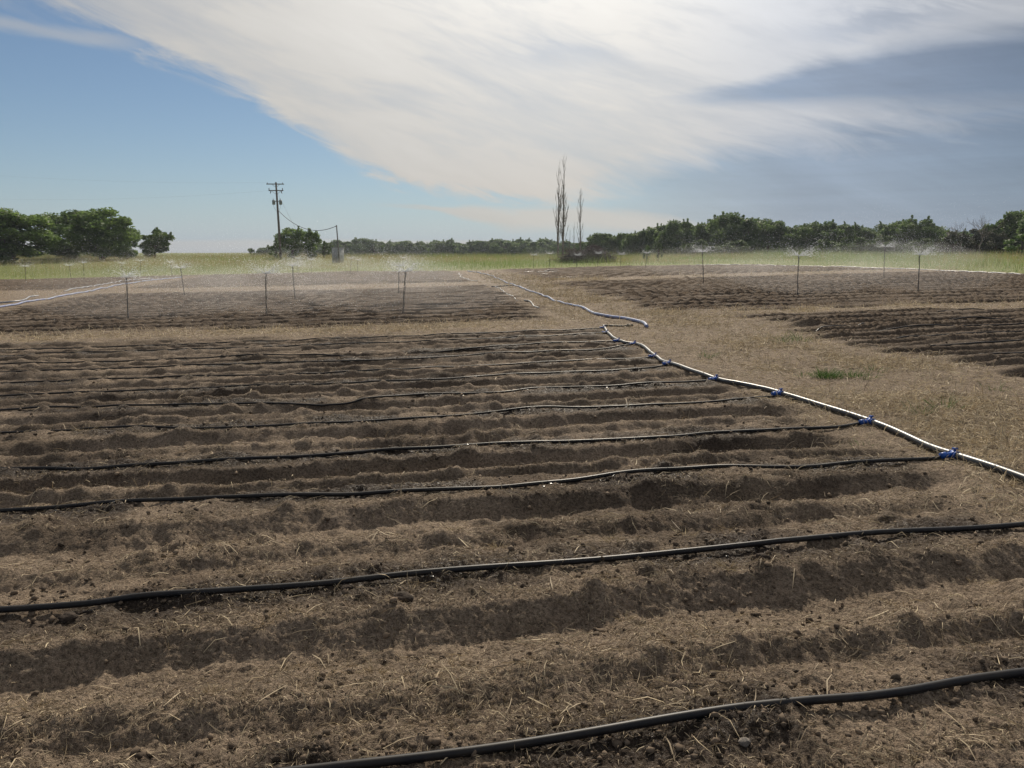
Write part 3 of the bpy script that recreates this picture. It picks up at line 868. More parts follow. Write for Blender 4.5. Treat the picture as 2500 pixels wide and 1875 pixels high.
TET = np.array([(1, 1, 1), (1, -1, -1), (-1, 1, -1), (-1, -1, 1)]) / 1.732
TF = np.array([(0, 1, 2), (0, 3, 1), (0, 2, 3), (1, 3, 2)])
def make_spray(var):
    r_ = np.random.default_rng(100 + var)
    P = []; S = []; D = []
    def fly(n, v0, v1, e0, e1, t0, t1, jit, size, stretch, azs=None):
        a = r_.uniform(0, 6.283, n) if azs is None else r_.choice(azs, n) + r_.normal(0, .05, n)
        e = r_.uniform(e0, e1, n); v = r_.uniform(v0, v1, n); t = t0 + (t1 - t0) * r_.random(n)
        k = 1.1
        hs = v * np.cos(e) * (1 - np.exp(-k * t)) / k
        zz = v * np.sin(e) * t * (1 - .25 * t) - 4.9 * t * t * .85
        p = np.column_stack([hs * np.cos(a) + .35 * t * t, hs * np.sin(a), zz]) + r_.normal(0, 1, (n, 3)) * (jit * t[:, None])
        vel = np.column_stack([np.cos(a) * np.cos(e) * v, np.sin(a) * np.cos(e) * v, v * np.sin(e) - 9.8 * t])
        vel /= np.linalg.norm(vel, axis=1)[:, None]
        ok = p[:, 2] > -1.12
        P.append(p[ok]); S.append(np.full(ok.sum(), size) * r_.uniform(.5, 1.5, ok.sum())); D.append(vel[ok] * stretch)
    jets = r_.uniform(0, 6.283, 11)
    fly(620, 2.6, 5.4, .10, .75, .005, .13, .12, .0058, 5.0, jets)      # the bright water at the head
    fly(520, 2.8, 6.0, .20, .90, .08, .38, .40, .0056, 2.6, jets)
    fly(2200, 3.0, 8.0, .15, .95, .12, .95, .40, .0048, 1.6)            # arcs of drops
    fly(20000, 1.5, 8.5, -.10, .9, .2, 1.4, .8, .0030, 1.0)            # fine drift
    P = np.concatenate(P); S = np.concatenate(S); D = np.concatenate(D)
    st = np.linalg.norm(D, axis=1); dn = D / st[:, None]
    base = TET[None] * S[:, None, None]
    along = (base * dn[:, None, :]).sum(-1, keepdims=True)
    V = base + dn[:, None, :] * along * (st - 1)[:, None, None] + P[:, None, :]
    F = TF[None] + (np.arange(len(P)) * 4)[:, None, None]
    o = mesh('water_spray', V.reshape(-1, 3), F.reshape(-1, 3), M_WATER)
    return o
SP = [make_sprinkler(i) for i in range(3)]
WS = [make_spray(i) for i in range(3)]
SETS = [(range(0, 6), 'thin sprinkler stake at the meadow edge near the round green trees', 'sprinklers by the green trees', 'far water spray at the meadow edge near the round green trees'),
        (range(6, 11), 'thin sprinkler stake at the meadow edge in front of the small grey shed', 'sprinklers before the shed', 'far water spray at the meadow edge in front of the grey shed'),
        (range(11, 17), 'thin sprinkler stake at the meadow edge in front of the brush pile', 'sprinklers before the brush pile', 'far water spray at the meadow edge by the brush pile'),
        (range(17, 20), 'tall sprinkler stake in the plot just behind the dry grass strip', 'sprinklers behind the dry strip', 'water spray over the plot just behind the dry grass strip'),
        (range(20, 23), 'sprinkler stake in the back half of the plot left of the lane', 'sprinklers at the back of the left plot', 'water spray over the back half of the left plot'),
        (range(23, 27), 'sprinkler stake in the brown plot right of the lane', 'sprinklers right of the lane', 'bright water spray over the plot right of the lane')]
def make_mist():
    m = bpy.data.materials.new('spray_mist'); m.use_nodes = True
    nt = m.node_tree; nt.nodes.clear()
    out = nt.nodes.new('ShaderNodeOutputMaterial'); v = nt.nodes.new('ShaderNodeVolumePrincipled')
    v.inputs['Color'].default_value = (.96, .97, 1.0, 1.0)
    v.inputs['Density'].default_value = 0.012
    v.inputs['Anisotropy'].default_value = 0.45
    nt.links.new(v.outputs[0], out.inputs['Volume'])
    n1, n2 = 24, 12
    th = np.linspace(0, 2 * np.pi, n1, endpoint=False); ph = np.linspace(-np.pi / 2, np.pi / 2, n2)
    V = np.array([(3.0 * math.cos(b) * math.cos(a), 3.0 * math.cos(b) * math.sin(a), .72 * math.sin(b)) for b in ph for a in th])
    F = np.array([(j * n1 + k, j * n1 + (k + 1) % n1, (j + 1) * n1 + (k + 1) % n1, (j + 1) * n1 + k) for j in range(n2 - 1) for k in range(n1)])
    return mesh('mist', V, F, m)
MIST = make_mist()
used = set()
for rg, lab, grp, wlab in SETS:
    for i in rg:
        x, y, h = SPR[i]
        k = (i * 2 + i // 5) % 3
        o = SP[k] if ('s', k) not in used else copy_tree(SP[k]); used.add(('s', k))
        z = float(z_land(x, y)) - .02
        rz = [0.3, 2.6, 4.4, 1.2][i % 4] if i < 17 else [.1, -.2, 3.0, .4, 0.0, 2.8][i % 6]
        s = h / 1.2
        o.location = (x, y, z); o.rotation_euler = (0, 0, rz); o.scale = (1, 1, s)
        tag(o, lab, 'sprinkler', grp)
        w = WS[k] if ('w', k) not in used else copy_tree(WS[k]); used.add(('w', k))
        ln = (.05, -.03, .09)[k] * 1.17
        w.location = (x + ln * math.cos(rz), y + ln * math.sin(rz), z + 1.22 * s)
        w.rotation_euler = (0, 0, 0)
        ws = 1.0 if i >= 17 else .8
        w.scale = (ws, ws, ws)
        tag(w, wlab, 'water spray', grp.replace('sprinklers', 'sprays'), 'stuff')
        if 6 <= i < 11 or i >= 17:
            c_ = MIST.copy(); C.objects.link(c_); c_.parent = w
            c_.location = (.35 + .3 * math.sin(i * 2.3), .3 * math.cos(i * 1.7), -.42)
            c_.scale = (1.0 + .25 * math.sin(i * 3.1), 1.0, 1.0)

bpy.data.objects.remove(MIST)

# ------------------------------------------------------------------ trees
M_BARK = mat('bark', (0.11, 0.085, 0.065), 0.95, 0.15, bump=.03, bscale=9, var=.4, vscale=4)
M_DEAD = mat('dead_wood', (0.24, 0.205, 0.175), 0.9, 0.15, bump=.02, bscale=9, var=.35, vscale=4)
M_TWIG = mat('brush_twigs', (0.085, 0.065, 0.058), 0.95, 0.1, tint=((0.060, 0.045, 0.040), (0.150, 0.118, 0.105)))
LEAFS = {
 'round': mat('leaf_dark', (0.05, 0.08, 0.03), 0.6, 0.3, tint=((0.070, 0.120, 0.030), (0.225, 0.325, 0.085)), trans=.52),
 'light': mat('leaf_light', (0.05, 0.08, 0.03), 0.6, 0.3, tint=((0.055, 0.095, 0.026), (0.150, 0.215, 0.065)), trans=.4),
 'belt': mat('leaf_belt', (0.04, 0.06, 0.03), 0.6, 0.3, tint=((0.052, 0.092, 0.032), (0.185, 0.260, 0.085)), trans=.5),
 'dull': mat('leaf_dull', (0.05, 0.06, 0.04), 0.6, 0.3, tint=((0.050, 0.055, 0.036), (0.115, 0.118, 0.074)), trans=.3),
 'bright': mat('leaf_bright', (0.08, 0.14, 0.03), 0.6, 0.3, tint=((0.060, 0.115, 0.020), (0.150, 0.235, 0.050)), trans=.35)}

def limb(mb, p0, p1, r0, r1, wob, r_, n=6, sides=6):
    t = np.linspace(0, 1, n)[:, None]
    P = np.asarray(p0) * (1 - t) + np.asarray(p1) * t
    P[1:-1] += r_.normal(0, wob, (n - 2, 3))
    mb.tube(P, np.linspace(r0, r1, n), sides)

def make_tree(seed, kind, style='round', nclump=34, nleaf=95, leaf=.20, name='tree', low=.22):
    """unit-ish tree: about 1 x 1 wide and 1 high, crown from `low` upward; scaled by its root"""
    r_ = np.random.default_rng(seed)
    root = empty(name, (0, 0, 0))
    mb = MB()
    tz = np.linspace(-.03, .62, 8)
    tp = np.column_stack([np.cumsum(r_.normal(0, .008, 8)), np.cumsum(r_.normal(0, .008, 8)), tz])
    mb.tube(tp, np.linspace(.042, .012, 8) * (1 if style != 'spire' else .8), 8)
    cen = []
    for i in range(nclump):
        for _ in range(60):
            p = r_.uniform(-1, 1, 3)
            if style == 'round':
                rr = p[0] ** 2 + p[1] ** 2 + (p[2] * 1.0) ** 2
                ok = .25 < rr < 1.0
            elif style == 'spire':
                q = (p[2] + 1) / 2
                ok = math.hypot(p[0], p[1]) < (1 - q) ** .5 * (0.6 + min(q * 3, .4))
            else:
                rr = p[0] ** 2 + p[1] ** 2 + p[2] ** 2
                ok = rr < 1
            if ok: break
        f = 1 - .10 * (p[2] < -.2)
        c = np.array([p[0] * .43 * f, p[1] * .43 * f, low + (1 - low) * (.5 + p[2] * .43)])
        cen.append(c)
    for c in cen[:14]:
        b = tp[r_.integers(2, 7)]
        limb(mb, b, c * (.85, .85, 1) - (0, 0, .03), .012, .003, .012, r_)
    mb.build('trunk', M_BARK, root, True)
    X = []; T = []; HX = []
    for c in cen:
        cr = r_.uniform(.085, .155) * (1.0 if style != 'spire' else .75)
        n = int(nleaf * r_.uniform(.7, 1.3))
        d = r_.normal(0, 1, (n, 3)); d /= np.linalg.norm(d, axis=1)[:, None]
        rad = cr * r_.random(n)[:, None] ** .45
        p = c + d * rad * (1.15, 1.15, .8)
        if style == 'spire': p[:, 2] += r_.random(n) * .05
        X.append(p); HX.append(d)
        T.append(np.clip(r_.normal(.42, .16) + r_.normal(0, .14, n), 0, 1))
    if style == 'wild':
        for _ in range(22):
            c = cen[r_.integers(len(cen))]; dr = np.array([r_.normal(0, .35), r_.normal(0, .35), 1.0]); dr /= np.linalg.norm(dr)
            n = 50; tt = r_.random(n)[:, None]
            X.append(c + dr * tt * .17 + r_.normal(0, .016, (n, 3)) * (1.3 - tt)); HX.append(r_.normal(0, 1, (n, 3))); T.append(np.clip(r_.normal(.55, .15, n), 0, 1))
    X = np.concatenate(X); T = np.concatenate(T); HX = np.concatenate(HX); n = len(X)
    sz = leaf * .16 * r_.uniform(.55, 1.35, n)
    A = r_.normal(0, 1, (n, 3)); A[:, 2] *= .6; A /= np.linalg.norm(A, axis=1)[:, None]
    Bq = np.cross(A, HX + r_.normal(0, .6, (n, 3))); Bq /= np.maximum(np.linalg.norm(Bq, axis=1), 1e-6)[:, None]
    V = np.stack([X + A * sz[:, None] * 1.25, X + Bq * sz[:, None] * .62, X - A * sz[:, None] * 1.1, X - Bq * sz[:, None] * .62], 1).reshape(-1, 3)
    F = np.arange(n * 4).reshape(-1, 4)
    mesh('crown', V, F, LEAFS[kind], root, tint=np.repeat(T, 4))
    return root

def place(o, x, y, w, h, rz, label, cat, group=None, sink=.0, dw=None):
    o.location = (x, y, float(z_land(x, y)) - sink)
    o.scale = (w, dw or w, h)
    o.rotation_euler = (0, 0, rz)
    return tag(o, label, cat, group)

def px(p, d):                                          # x of a bearing given as picture column (2500 wide) at distance d
    return (p - 1250) / 1888 * d

# round trees on the left, each its own growth
place(make_tree(11, 'round', 'round', 66, 330, .13, 'tree', -.04), px(42, 105), 105, 12.2, 7.6, .4, 'broad dark green tree at the end of the row beside the meadow', 'tree')
place(make_tree(12, 'round', 'round', 62, 320, .13, 'tree', -.03), px(195, 122), 122, 10.8, 7.5, 1.4, 'dark green tree standing half behind another in the left clump', 'tree')
place(make_tree(13, 'round', 'round', 64, 330, .13, 'tree', -.03), px(262, 114), 114, 10.2, 7.6, 2.2, 'spreading green tree overlapping the darker one behind it', 'tree')
place(make_tree(14, 'round', 'round', 34, 220, .17, 'tree', .02), px(322, 118), 118, 5.0, 5.0, 3.0, 'low green side tree leaning out from the left clump', 'tree')
place(make_tree(15, 'light', 'wild', 30, 150, .22, 'small_tree', -.12), px(392, 125), 125, 5.6, 4.9, .7, 'small loose light green tree standing alone beside the clump', 'tree')
place(make_tree(16, 'belt', 'wild', 10, 60, .30, 'bush', .0), px(625, 140), 140, 1.9, 1.7, .7, 'tiny round bush alone on the meadow skyline', 'bush')
# bushes at the utility pole
place(make_tree(17, 'round', 'wild', 40, 240, .16, 'bush', .0), px(722, 120), 120, 5.6, 5.1, .2, 'big dark bush growing beside the utility pole', 'bush')
place(make_tree(18, 'round', 'wild', 30, 200, .18, 'bush', .0), px(768, 118), 118, 3.4, 4.4, 1.2, 'upright bush between the utility pole and the short post', 'bush')
place(make_tree(19, 'belt', 'wild', 16, 80, .26, 'bush', .0), px(682, 121), 121, 2.6, 2.9, 2.2, 'low bush at the foot of the utility pole', 'bush')
place(make_tree(20, 'belt', 'wild', 16, 80, .26, 'bush', .0), px(798, 124), 124, 3.4, 2.9, 2.9, 'low spreading bush behind the short post and shed', 'bush')

protos = {('belt', i): make_tree(30 + i, 'belt', ('wild', 'spire', 'wild', 'round', 'wild')[i], 46, 260, .15, 'tree', .0) for i in range(5)}
pfree = set(protos)
def belt(kind, i):
    k = (kind, i)
    if k in pfree:
        pfree.discard(k); return protos[k]
    return copy_tree(protos[k])

# far wood behind the meadow
def far_label(c):
    if c < 640: return 'distant tree glimpsed under the crowns of the round green trees', 'distant trees under the green clump'
    if c < 880: return 'distant dark tree behind the bushes, post and grey shed', 'distant trees behind the shed'
    if c < 1290: return 'distant dark tree of the low wood between shed and dead poplars', 'trees of the low distant wood'
    return 'distant dark tree behind the dead poplars and brush pile', 'distant trees behind the poplars'
r_ = np.random.default_rng(5)
TOPF = [(640, 606), (790, 594), (850, 588), (905, 584), (950, 588), (1000, 590), (1060, 589), (1120, 592), (1180, 588), (1240, 583), (1300, 588), (1340, 584), (1400, 592), (1450, 592)]
tx, ty = zip(*TOPF)
c = 60
while c < 1470:
    d = r_.uniform(330, 420)
    top = np.interp(c, tx, ty) + r_.normal(0, 2.0) if c > 640 else 612 + r_.normal(0, 2)
    if c > 640 or c < 330:
        x = px(c, d); zt = 1.6 + (616 - top) / 1888 * d
        h = zt - float(z_land(x, d))
        place(belt('belt', int(r_.integers(0, 5))), x, d, h * r_.uniform(1.2, 1.7), h * 1.04, r_.uniform(0, 6), far_label(c)[0], 'tree', far_label(c)[1])
    c += r_.uniform(11, 19)
# belt on the right
TOPR = [(1290, 600), (1400, 596), (1440, 575), (1462, 568), (1500, 574), (1560, 564), (1614, 546), (1677, 541), (1698, 552), (1750, 528), (1778, 524), (1822, 525), (1863, 540), (1907, 560),
        (1974, 548), (2034, 543), (2078, 548), (2100, 557), (2148, 543), (2211, 538), (2259, 546), (2281, 565), (2330, 560), (2390, 560), (2433, 526), (2500, 512), (2560, 505), (2750, 500)]
tx, ty = zip(*TOPR)
for row in range(2):
    c = 1290 if row else 1440
    while c < 2720:
        d = np.interp(c, [1290, 1550, 1800, 2200, 2500, 2700], [230, 185, 160, 140, 112, 105]) + (22 if row else 0) + r_.uniform(-5, 5)
        top = np.interp(c, tx, ty) + abs(r_.normal(0, 3)) + (6 if row else 0) - 3
        x = px(c, d); zt = 1.6 + (616 - top) / 1888 * d
        h = zt - float(z_land(x, d))
        bare = 2285 < c < 2400
        if not (bare and row == 0):
            if c < 1720: lb, gp = 'dark green tree in the belt between the dead poplars and its highest crowns', 'trees of the belt by the poplars'
            elif c < 1900: lb, gp = 'dark green tree among the highest crowns of the right hand belt', 'highest trees of the belt'
            elif c < 2300: lb, gp = 'dark green tree in the level stretch of the right hand belt', 'trees of the level belt'
            else: lb, gp = 'dark bushy tree at the belt end past the bare tree', 'trees past the bare tree'
            place(belt('belt', int(r_.choice([0, 1, 1, 2, 4] if row == 0 else [0, 2, 3, 4]))), x, d, h * r_.uniform(.9, 1.45), h * 1.04, r_.uniform(0, 6), lb, 'tree', gp)
        c += r_.uniform(20, 34) if not row else r_.uniform(26, 40)
# undergrowth in front of the belt
und = make_tree(60, 'light', 'wild', 30, 200, .18, 'bush', .0)
dul = make_tree(61, 'dull', 'wild', 30, 200, .16, 'bush', .0)
first = {'u': True, 'd': True}
for c, d, w, h, k in ((1690, 140, 5, 3.4, 'u'), (1780, 138, 6, 3.2, 'u'), (2010, 128, 5, 3.2, 'u'), (2075, 122, 5, 3.4, 'u'), (2140, 118, 5, 3.6, 'u'), (2230, 112, 5, 3.0, 'u'), (2290, 108, 4.6, 2.8, 'u')):
    o = und if first['u'] else copy_tree(und); first['u'] = False
    place(o, px(c, d), d, w, h, c * .7, 'lighter green bush growing out in front of the right hand belt', 'bush', 'bushes before the belt')
for c, d, w, h in ((2310, 104, 4.4, 3.8), (2365, 106, 4.6, 4.2), (2410, 103, 4.0, 3.6)):
    o = dul if first['d'] else copy_tree(dul); first['d'] = False
    place(o, px(c, d), d, w, h, c * .7, 'dull brownish thicket under the bare tree', 'bush', 'thicket under the bare tree')
place(make_tree(62, 'bright', 'round', 22, 110, .24, 'bush', .0), px(2478, 92), 92, 4.4, 3.1, 0, 'bright green rounded bush in front of the dark belt end', 'bush')
place(make_tree(63, 'bright', 'spire', 16, 110, .40, 'sapling', .0), px(1573, 88), 88, 1.35, 2.2, 0, 'pale green upright sapling in the meadow by the brush pile', 'sapling')
place(make_tree(64, 'light', 'spire', 16, 110, .36, 'sapling', .0), px(1602, 86), 86, 1.2, 2.15, 0, 'darker upright sapling right next to the pale green one', 'sapling')

# dead poplars
def dead_poplar(x, y, h, seed, label, spread=.055, nb=34, name='dead_poplar', cat='dead tree'):
    r_ = np.random.default_rng(seed)
    root = empty(name, (x, y, float(z_land(x, y)) - .1))
    n = 14; t = np.linspace(0, 1, n)
    P = np.column_stack([np.cumsum(r_.normal(0, h * .0022, n)), np.cumsum(r_.normal(0, h * .0022, n)), t * h])
    MB().tube(P, np.linspace(h * .0125, h * .0010, n), 8).build('trunk', M_DEAD, root, True)
    mb = MB()
    for i in range(nb):
        q = r_.uniform(.10, .93); b = np.array([np.interp(q, t, P[:, k]) for k in range(3)])
        a = r_.uniform(0, 6.283); L = h * r_.uniform(.10, .26) * (1.05 - .55 * q)
        out = L * r_.uniform(.16, .34)
        m_ = 8; s = np.linspace(0, 1, m_)
        B = np.column_stack([b[0] + np.cos(a) * out * s ** .55, b[1] + np.sin(a) * out * s ** .55, b[2] + L * s]) + r_.normal(0, L * .012, (m_, 3))
        B[0] = b
        r0 = h * .0028 * (1.1 - .6 * q)
        mb.tube(B, np.linspace(r0, r0 * .3, m_), 5)
        for _ in range(3):
            k = r_.integers(2, 7); a2 = a + r_.normal(0, .9); l2 = L * r_.uniform(.2, .45)
            s2 = np.linspace(0, 1, 4)
            Q = np.column_stack([B[k, 0] + np.cos(a2) * l2 * .3 * s2, B[k, 1] + np.sin(a2) * l2 * .3 * s2, B[k, 2] + l2 * s2])
            mb.tube(Q, np.linspace(r0 * .5, r0 * .2, 4), 4)
    mb.build('branches', M_DEAD, root, True)
    return tag(root, label, cat)
D = 120
dead_poplar(px(1372, D), D, 14.6, 1, 'tallest bare dead poplar rising behind the brush pile', nb=46)
dead_poplar(px(1361, D + 3), D + 3, 13.7, 2, 'second tall bare dead poplar close beside the tallest one', nb=40)
dead_poplar(px(1414, D - 2), D - 2, 10.4, 3, 'lower bare dead poplar standing apart from the tall pair', nb=32)
dead_poplar(px(1399, D + 1), D + 1, 5.6, 4, 'dead poplar stump with broken top between the taller ones', nb=12)
dead_poplar(px(1389, D + 2), D + 2, 4.6, 5, 'thin dead poplar shoot beside the broken stump', nb=9)

def bare_tree(x, y, h, seed, label):
    r_ = np.random.default_rng(seed)
    root = empty('bare_tree', (x, y, float(z_land(x, y)) - .1))
    tr = MB(); br = MB()
    def grow(p, d, L, r, dep):
        n = 5; t = np.linspace(0, 1, n)[:, None]
        Q = p + d * L * t; Q[1:] += r_.normal(0, L * .04, (n - 1, 3))
        (tr if dep == 0 else br).tube(Q, np.linspace(r, r * .62, n), 5 if dep else 8)
        if dep >= 5: return
        for _ in range(3 if dep < 4 else 2):
            dd = d + r_.normal(0, .42, 3); dd[2] = abs(dd[2]) * .8 + .25; dd /= np.linalg.norm(dd)
            grow(Q[r_.integers(3, 5)], dd, L * r_.uniform(.6, .82), r * .55, dep + 1)
    grow(np.zeros(3), np.array([.12, 0, 1.0]), h * .30, h * .016, 0)
    tr.build('trunk', M_DEAD, root, True); br.build('branches', M_DEAD, root, True)
    return tag(root, label, 'dead tree')
bare_tree(px(2372, 100), 100, 6.6, 8, 'leafless grey tree with fine twigs above the dull thicket')
bare_tree(px(2325, 102), 102, 5.2, 9, 'smaller leafless tree leaning into the dull thicket')

def brush_pile(x, y, w, h):
    r_ = np.random.default_rng(77)
    root = empty('brush_pile', (x, y, float(z_land(x, y))))
    mb = MB()
    for _ in range(1500):
        a = r_.normal(0, .36) * w * .62
        top = h * max(.25, (1 - (abs(a) / (w * .62)) ** 2.5)) * (1 + .25 * math.sin(a * 2.1))
        p = np.array([a, r_.normal(0, .6), r_.random() ** .7 * top * .88])
        d = np.array([r_.normal(0, 1), r_.normal(0, .7), r_.normal(.1, .45)]); d /= np.linalg.norm(d)
        L = r_.uniform(.4, 1.5); s = np.linspace(-.5, .5, 4)[:, None]
        Q = p + d * L * s + r_.normal(0, .05, (4, 3)); Q[:, 2] = np.maximum(Q[:, 2], -.05)
        r0 = r_.choice([.010, .014, .022])
        mb.tube(Q, np.linspace(r0, r0 * .5, 4), 4, caps=False); mb.T[-1][:] = r_.random()
    mb.build('twigs', M_TWIG, root)
    mb = MB()
    for _ in range(16):
        a = r_.normal(0, .3) * w * .5; ang = r_.normal(0, .5)
        s = np.linspace(-.5, .5, 6)[:, None]
        Q = np.array([a, r_.normal(0, .4), r_.uniform(.15, h * .75)]) + np.array([math.cos(ang), r_.normal(0, .2), math.sin(ang) * .4]) * r_.uniform(1.2, 2.6) * s + r_.normal(0, .04, (6, 3))
        mb.tube(Q, np.linspace(.05, .025, 6), 7)
    mb.build('logs', M_DEAD, root, True)
    # earth and rotted leaves that fill the inside
    n1, n2 = 26, 10
    V = []
    for i in range(n1):
        for j in range(n2):
            th = math.pi * i / (n1 - 1); ps = math.pi * j / (n2 - 1)
            V.append((-math.cos(th) * w * .50, -math.cos(ps) * 1.1 * math.sin(th), math.sin(th) ** .7 * math.sin(ps) * h * .58 * (1 + .25 * vn(i * .7, j * .7, 3))))
    F = [(i * n2 + j, i * n2 + j + 1, (i + 1) * n2 + j + 1, (i + 1) * n2 + j) for i in range(n1 - 1) for j in range(n2 - 1)]
    mesh('debris_core', V, np.array(F), mat('debris', (0.055, 0.043, 0.037), 1.0, 0.1, bump=.2, bscale=3, var=.5, vscale=4), root, True)
    return tag(root, 'long heap of dark dead brushwood at the foot of the poplars', 'brush pile')
brush_pile(px(1432, 86), 86, 6.2, 1.75)

# ------------------------------------------------------------------ utility pole, wires, post, shed
M_POLE = mat('weathered_pole', (0.17, 0.145, 0.125), 0.9, 0.15, bump=.01, bscale=20, var=.3, vscale=6)
M_STEEL = mat('galvanised', (0.30, 0.31, 0.32), 0.5, 0.5, metal=.6, var=.2)
M_XFMR = mat('transformer_grey', (0.26, 0.28, 0.29), 0.45, 0.4, var=.2)
M_INS = mat('insulator', (0.13, 0.10, 0.09), 0.25, 0.5)
M_WIRE = mat('wire', (0.05, 0.05, 0.055), 0.6, 0.3)
PD = 115.0
px0 = px(691, PD); pz0 = float(z_land(px0, PD))
zt = 1.6 + (616 - 452) / 1888 * PD
def Zp(py): return 1.6 + (616 - py) / 1888 * PD - pz0
pole = empty('utility_pole', (px0, PD, pz0))
hh = zt - pz0
MB().tube([(.12, 0, -.3), (.06, 0, hh * .4), (-.05, 0, hh)], [.19, .165, .12], 12).build('pole', M_POLE, pole, True)
za, zb, zc = Zp(456.5), Zp(471.5), Zp(498)
arm = MB().box((-.12, -.16, za), (2.5, .11, .13), R(4)).build('crossarm', M_POLE, pole, bevel=.015)
for xx in (-1.25, .0, .95):
    MB().tube([(xx, -.16, za + .06), (xx, -.16, za + .14), (xx, -.16, za + .22)], [.03, .055, .035], 8).build('insulator', M_INS, arm, True)
arm2 = MB().box((-.05, -.16, zb), (2.1, .11, .13), R(4)).build('crossarm', M_POLE, pole, bevel=.015)
for xx in (-1.02, .92):
    MB().tube([(xx, -.16, zb + .05), (xx - .03, -.16, zb + .2), (xx - .02, -.16, zb + .36)], [.05, .065, .05], 8).build('lightning_arrester', M_INS, arm2, True)
    MB().tube([(xx + .18 * (1 if xx < 0 else -1), -.16, zb - .05), (xx + .2 * (1 if xx < 0 else -1), -.16, zb - .28), (xx + .1 * (1 if xx < 0 else -1), -.16, zb - .40)], [.05, .06, .04], 8).build('fuse_cutout', M_INS, arm2, True)
for s in (-1, 1):
    MB().tube([(s * .75, -.2, zb - .02), (s * .06, -.2, zb - .52)], .025, 6).build('brace', M_STEEL, arm2, True)
    MB().tube([(s * .6, -.2, za - .02), (s * .06, -.2, za - .42)], .025, 6).build('brace', M_STEEL, arm, True)
for s in (-1, 1):
    c = s * .50
    t = MB().tube([(c, -.05, zc - .38), (c, -.05, zc - .34), (c, -.05, zc + .22), (c, -.05, zc + .27), (c, -.05, zc + .30)], [.12, .22, .22, .20, .08], 14).build('transformer', M_XFMR, pole, True)
    MB().tube([(c - .06, -.05, zc + .26), (c - .06, -.05, zc + .52)], [.05, .03], 8).build('bushing', M_INS, t, True)
    MB().box((c * .55, -.05, zc + .1), (.30, .08, .10)).build('bracket', M_STEEL, t)
tag(pole, 'tall wooden utility pole with two crossarms and twin transformers', 'utility pole')

def wire(p, q, sag, r, label, name='wire', n=40):
    t = np.linspace(0, 1, n)[:, None]
    P = np.asarray(p, float) * (1 - t) + np.asarray(q, float) * t
    P[:, 2] -= sag * 4 * (t * (1 - t))[:, 0]
    return tag(MB().tube(P, r, 6).build(name, M_WIRE, smooth=True), label, 'wire')
post_d = 101.0
post_x = px(831, post_d); post_z = float(z_land(post_x, post_d)); post_top = 1.6 + (616 - 552) / 1888 * post_d
wire((px0 + .05, PD - .15, pz0 + Zp(516)), (post_x, post_d, post_top - .06), 1.55, .038, 'sagging service cable from the utility pole to the short post', 'service_cable')
wire((px0 - 1.30, PD - .2, pz0 + za + .2), (px0 - 95, PD + 20, pz0 + za + 7.5), 1.6, .0042, 'thin upper wire running away from the top crossarm')
wire((px0 - 1.0, PD - .2, pz0 + zb), (px0 - 95, PD + 20, pz0 + za + 2.5), 2.2, .0042, 'thin lower wire running away from the second crossarm')
wire((px0 + .12, PD, pz0 + zb - .4), (px0 + 3.0, PD + 6, float(z_land(px0 + 3, PD + 6))), .05, .010, 'guy wire stay slanting down beside the utility pole', 'guy_wire')
for s in (-1, 1):
    wire((px0 + s * .55, PD - .2, pz0 + zc - .3), (px0 + .08, PD - .18, pz0 + zc - 1.3), .35, .014, 'loose cable loop under the ' + ('left' if s < 0 else 'right') + ' transformer of the utility pole', 'cable_loop')

post = empty('short_post', (post_x, post_d, post_z))
MB().tube([(.12, 0, -.2), (.05, 0, 2.5), (-.05, 0, post_top - post_z)], [.10, .085, .07], 10).build('post', M_POLE, post, True)
MB().tube([(-.05, -.03, post_top - post_z - .1), (-.14, -.03, post_top - post_z - .05)], .03, 8).build('cable_clamp', M_STEEL, post, True)
MB().tube([(.11, -.10, .1), (.07, -.10, 2.6), (-.01, -.09, post_top - post_z - .2)], .022, 6).build('conduit', M_STEEL, post, True)
tag(post, 'short slanting wooden post in front of the grey shed', 'post')

M_SHED = mat('shed_board', (0.44, 0.44, 0.44), 0.85, 0.2, bump=.01, bscale=12, var=.2, vscale=3)
M_SHED2 = mat('shed_roof', (0.34, 0.34, 0.345), 0.6, 0.4, var=.2)
sx = px(831, 103); shed = empty('pump_shed', (sx, 103, float(z_land(sx, 103))), R(-24))
W_, D_, H_ = 1.15, 1.0, 1.95
for k in range(6):
    MB().box((-W_ / 2 + (k + .5) * W_ / 6, -D_ / 2, H_ / 2 - .1), (W_ / 6 - .012, .03, H_ + .1)).build('board', M_SHED, shed)
    MB().box((-W_ / 2 + (k + .5) * W_ / 6, D_ / 2, H_ / 2 - .1), (W_ / 6 - .012, .03, H_ + .1)).build('board', M_SHED, shed)
for k in range(5):
    for s in (-1, 1):
        MB().box((s * W_ / 2, -D_ / 2 + (k + .5) * D_ / 5, H_ / 2 - .1), (.03, D_ / 5 - .012, H_ + .1)).build('board', M_SHED, shed)
MB().box((0, 0, H_ / 2 - .1), (W_ - .05, D_ - .05, H_ + .05)).build('wall_core', M_SHED, shed)
MB().box((0, 0, H_ + .01), (W_ + .16, D_ + .16, .06)).build('roof', M_SHED2, shed, bevel=.01)
dr = MB().box((-.1, -D_ / 2 - .03, .85), (.6, .03, 1.5)).build('door', M_SHED2, shed)
MB().box((.13, -D_ / 2 - .055, .85), (.03, .03, .12)).build('handle', M_STEEL, dr)
tag(shed, 'small grey box shed beside the short post in the meadow', 'shed')

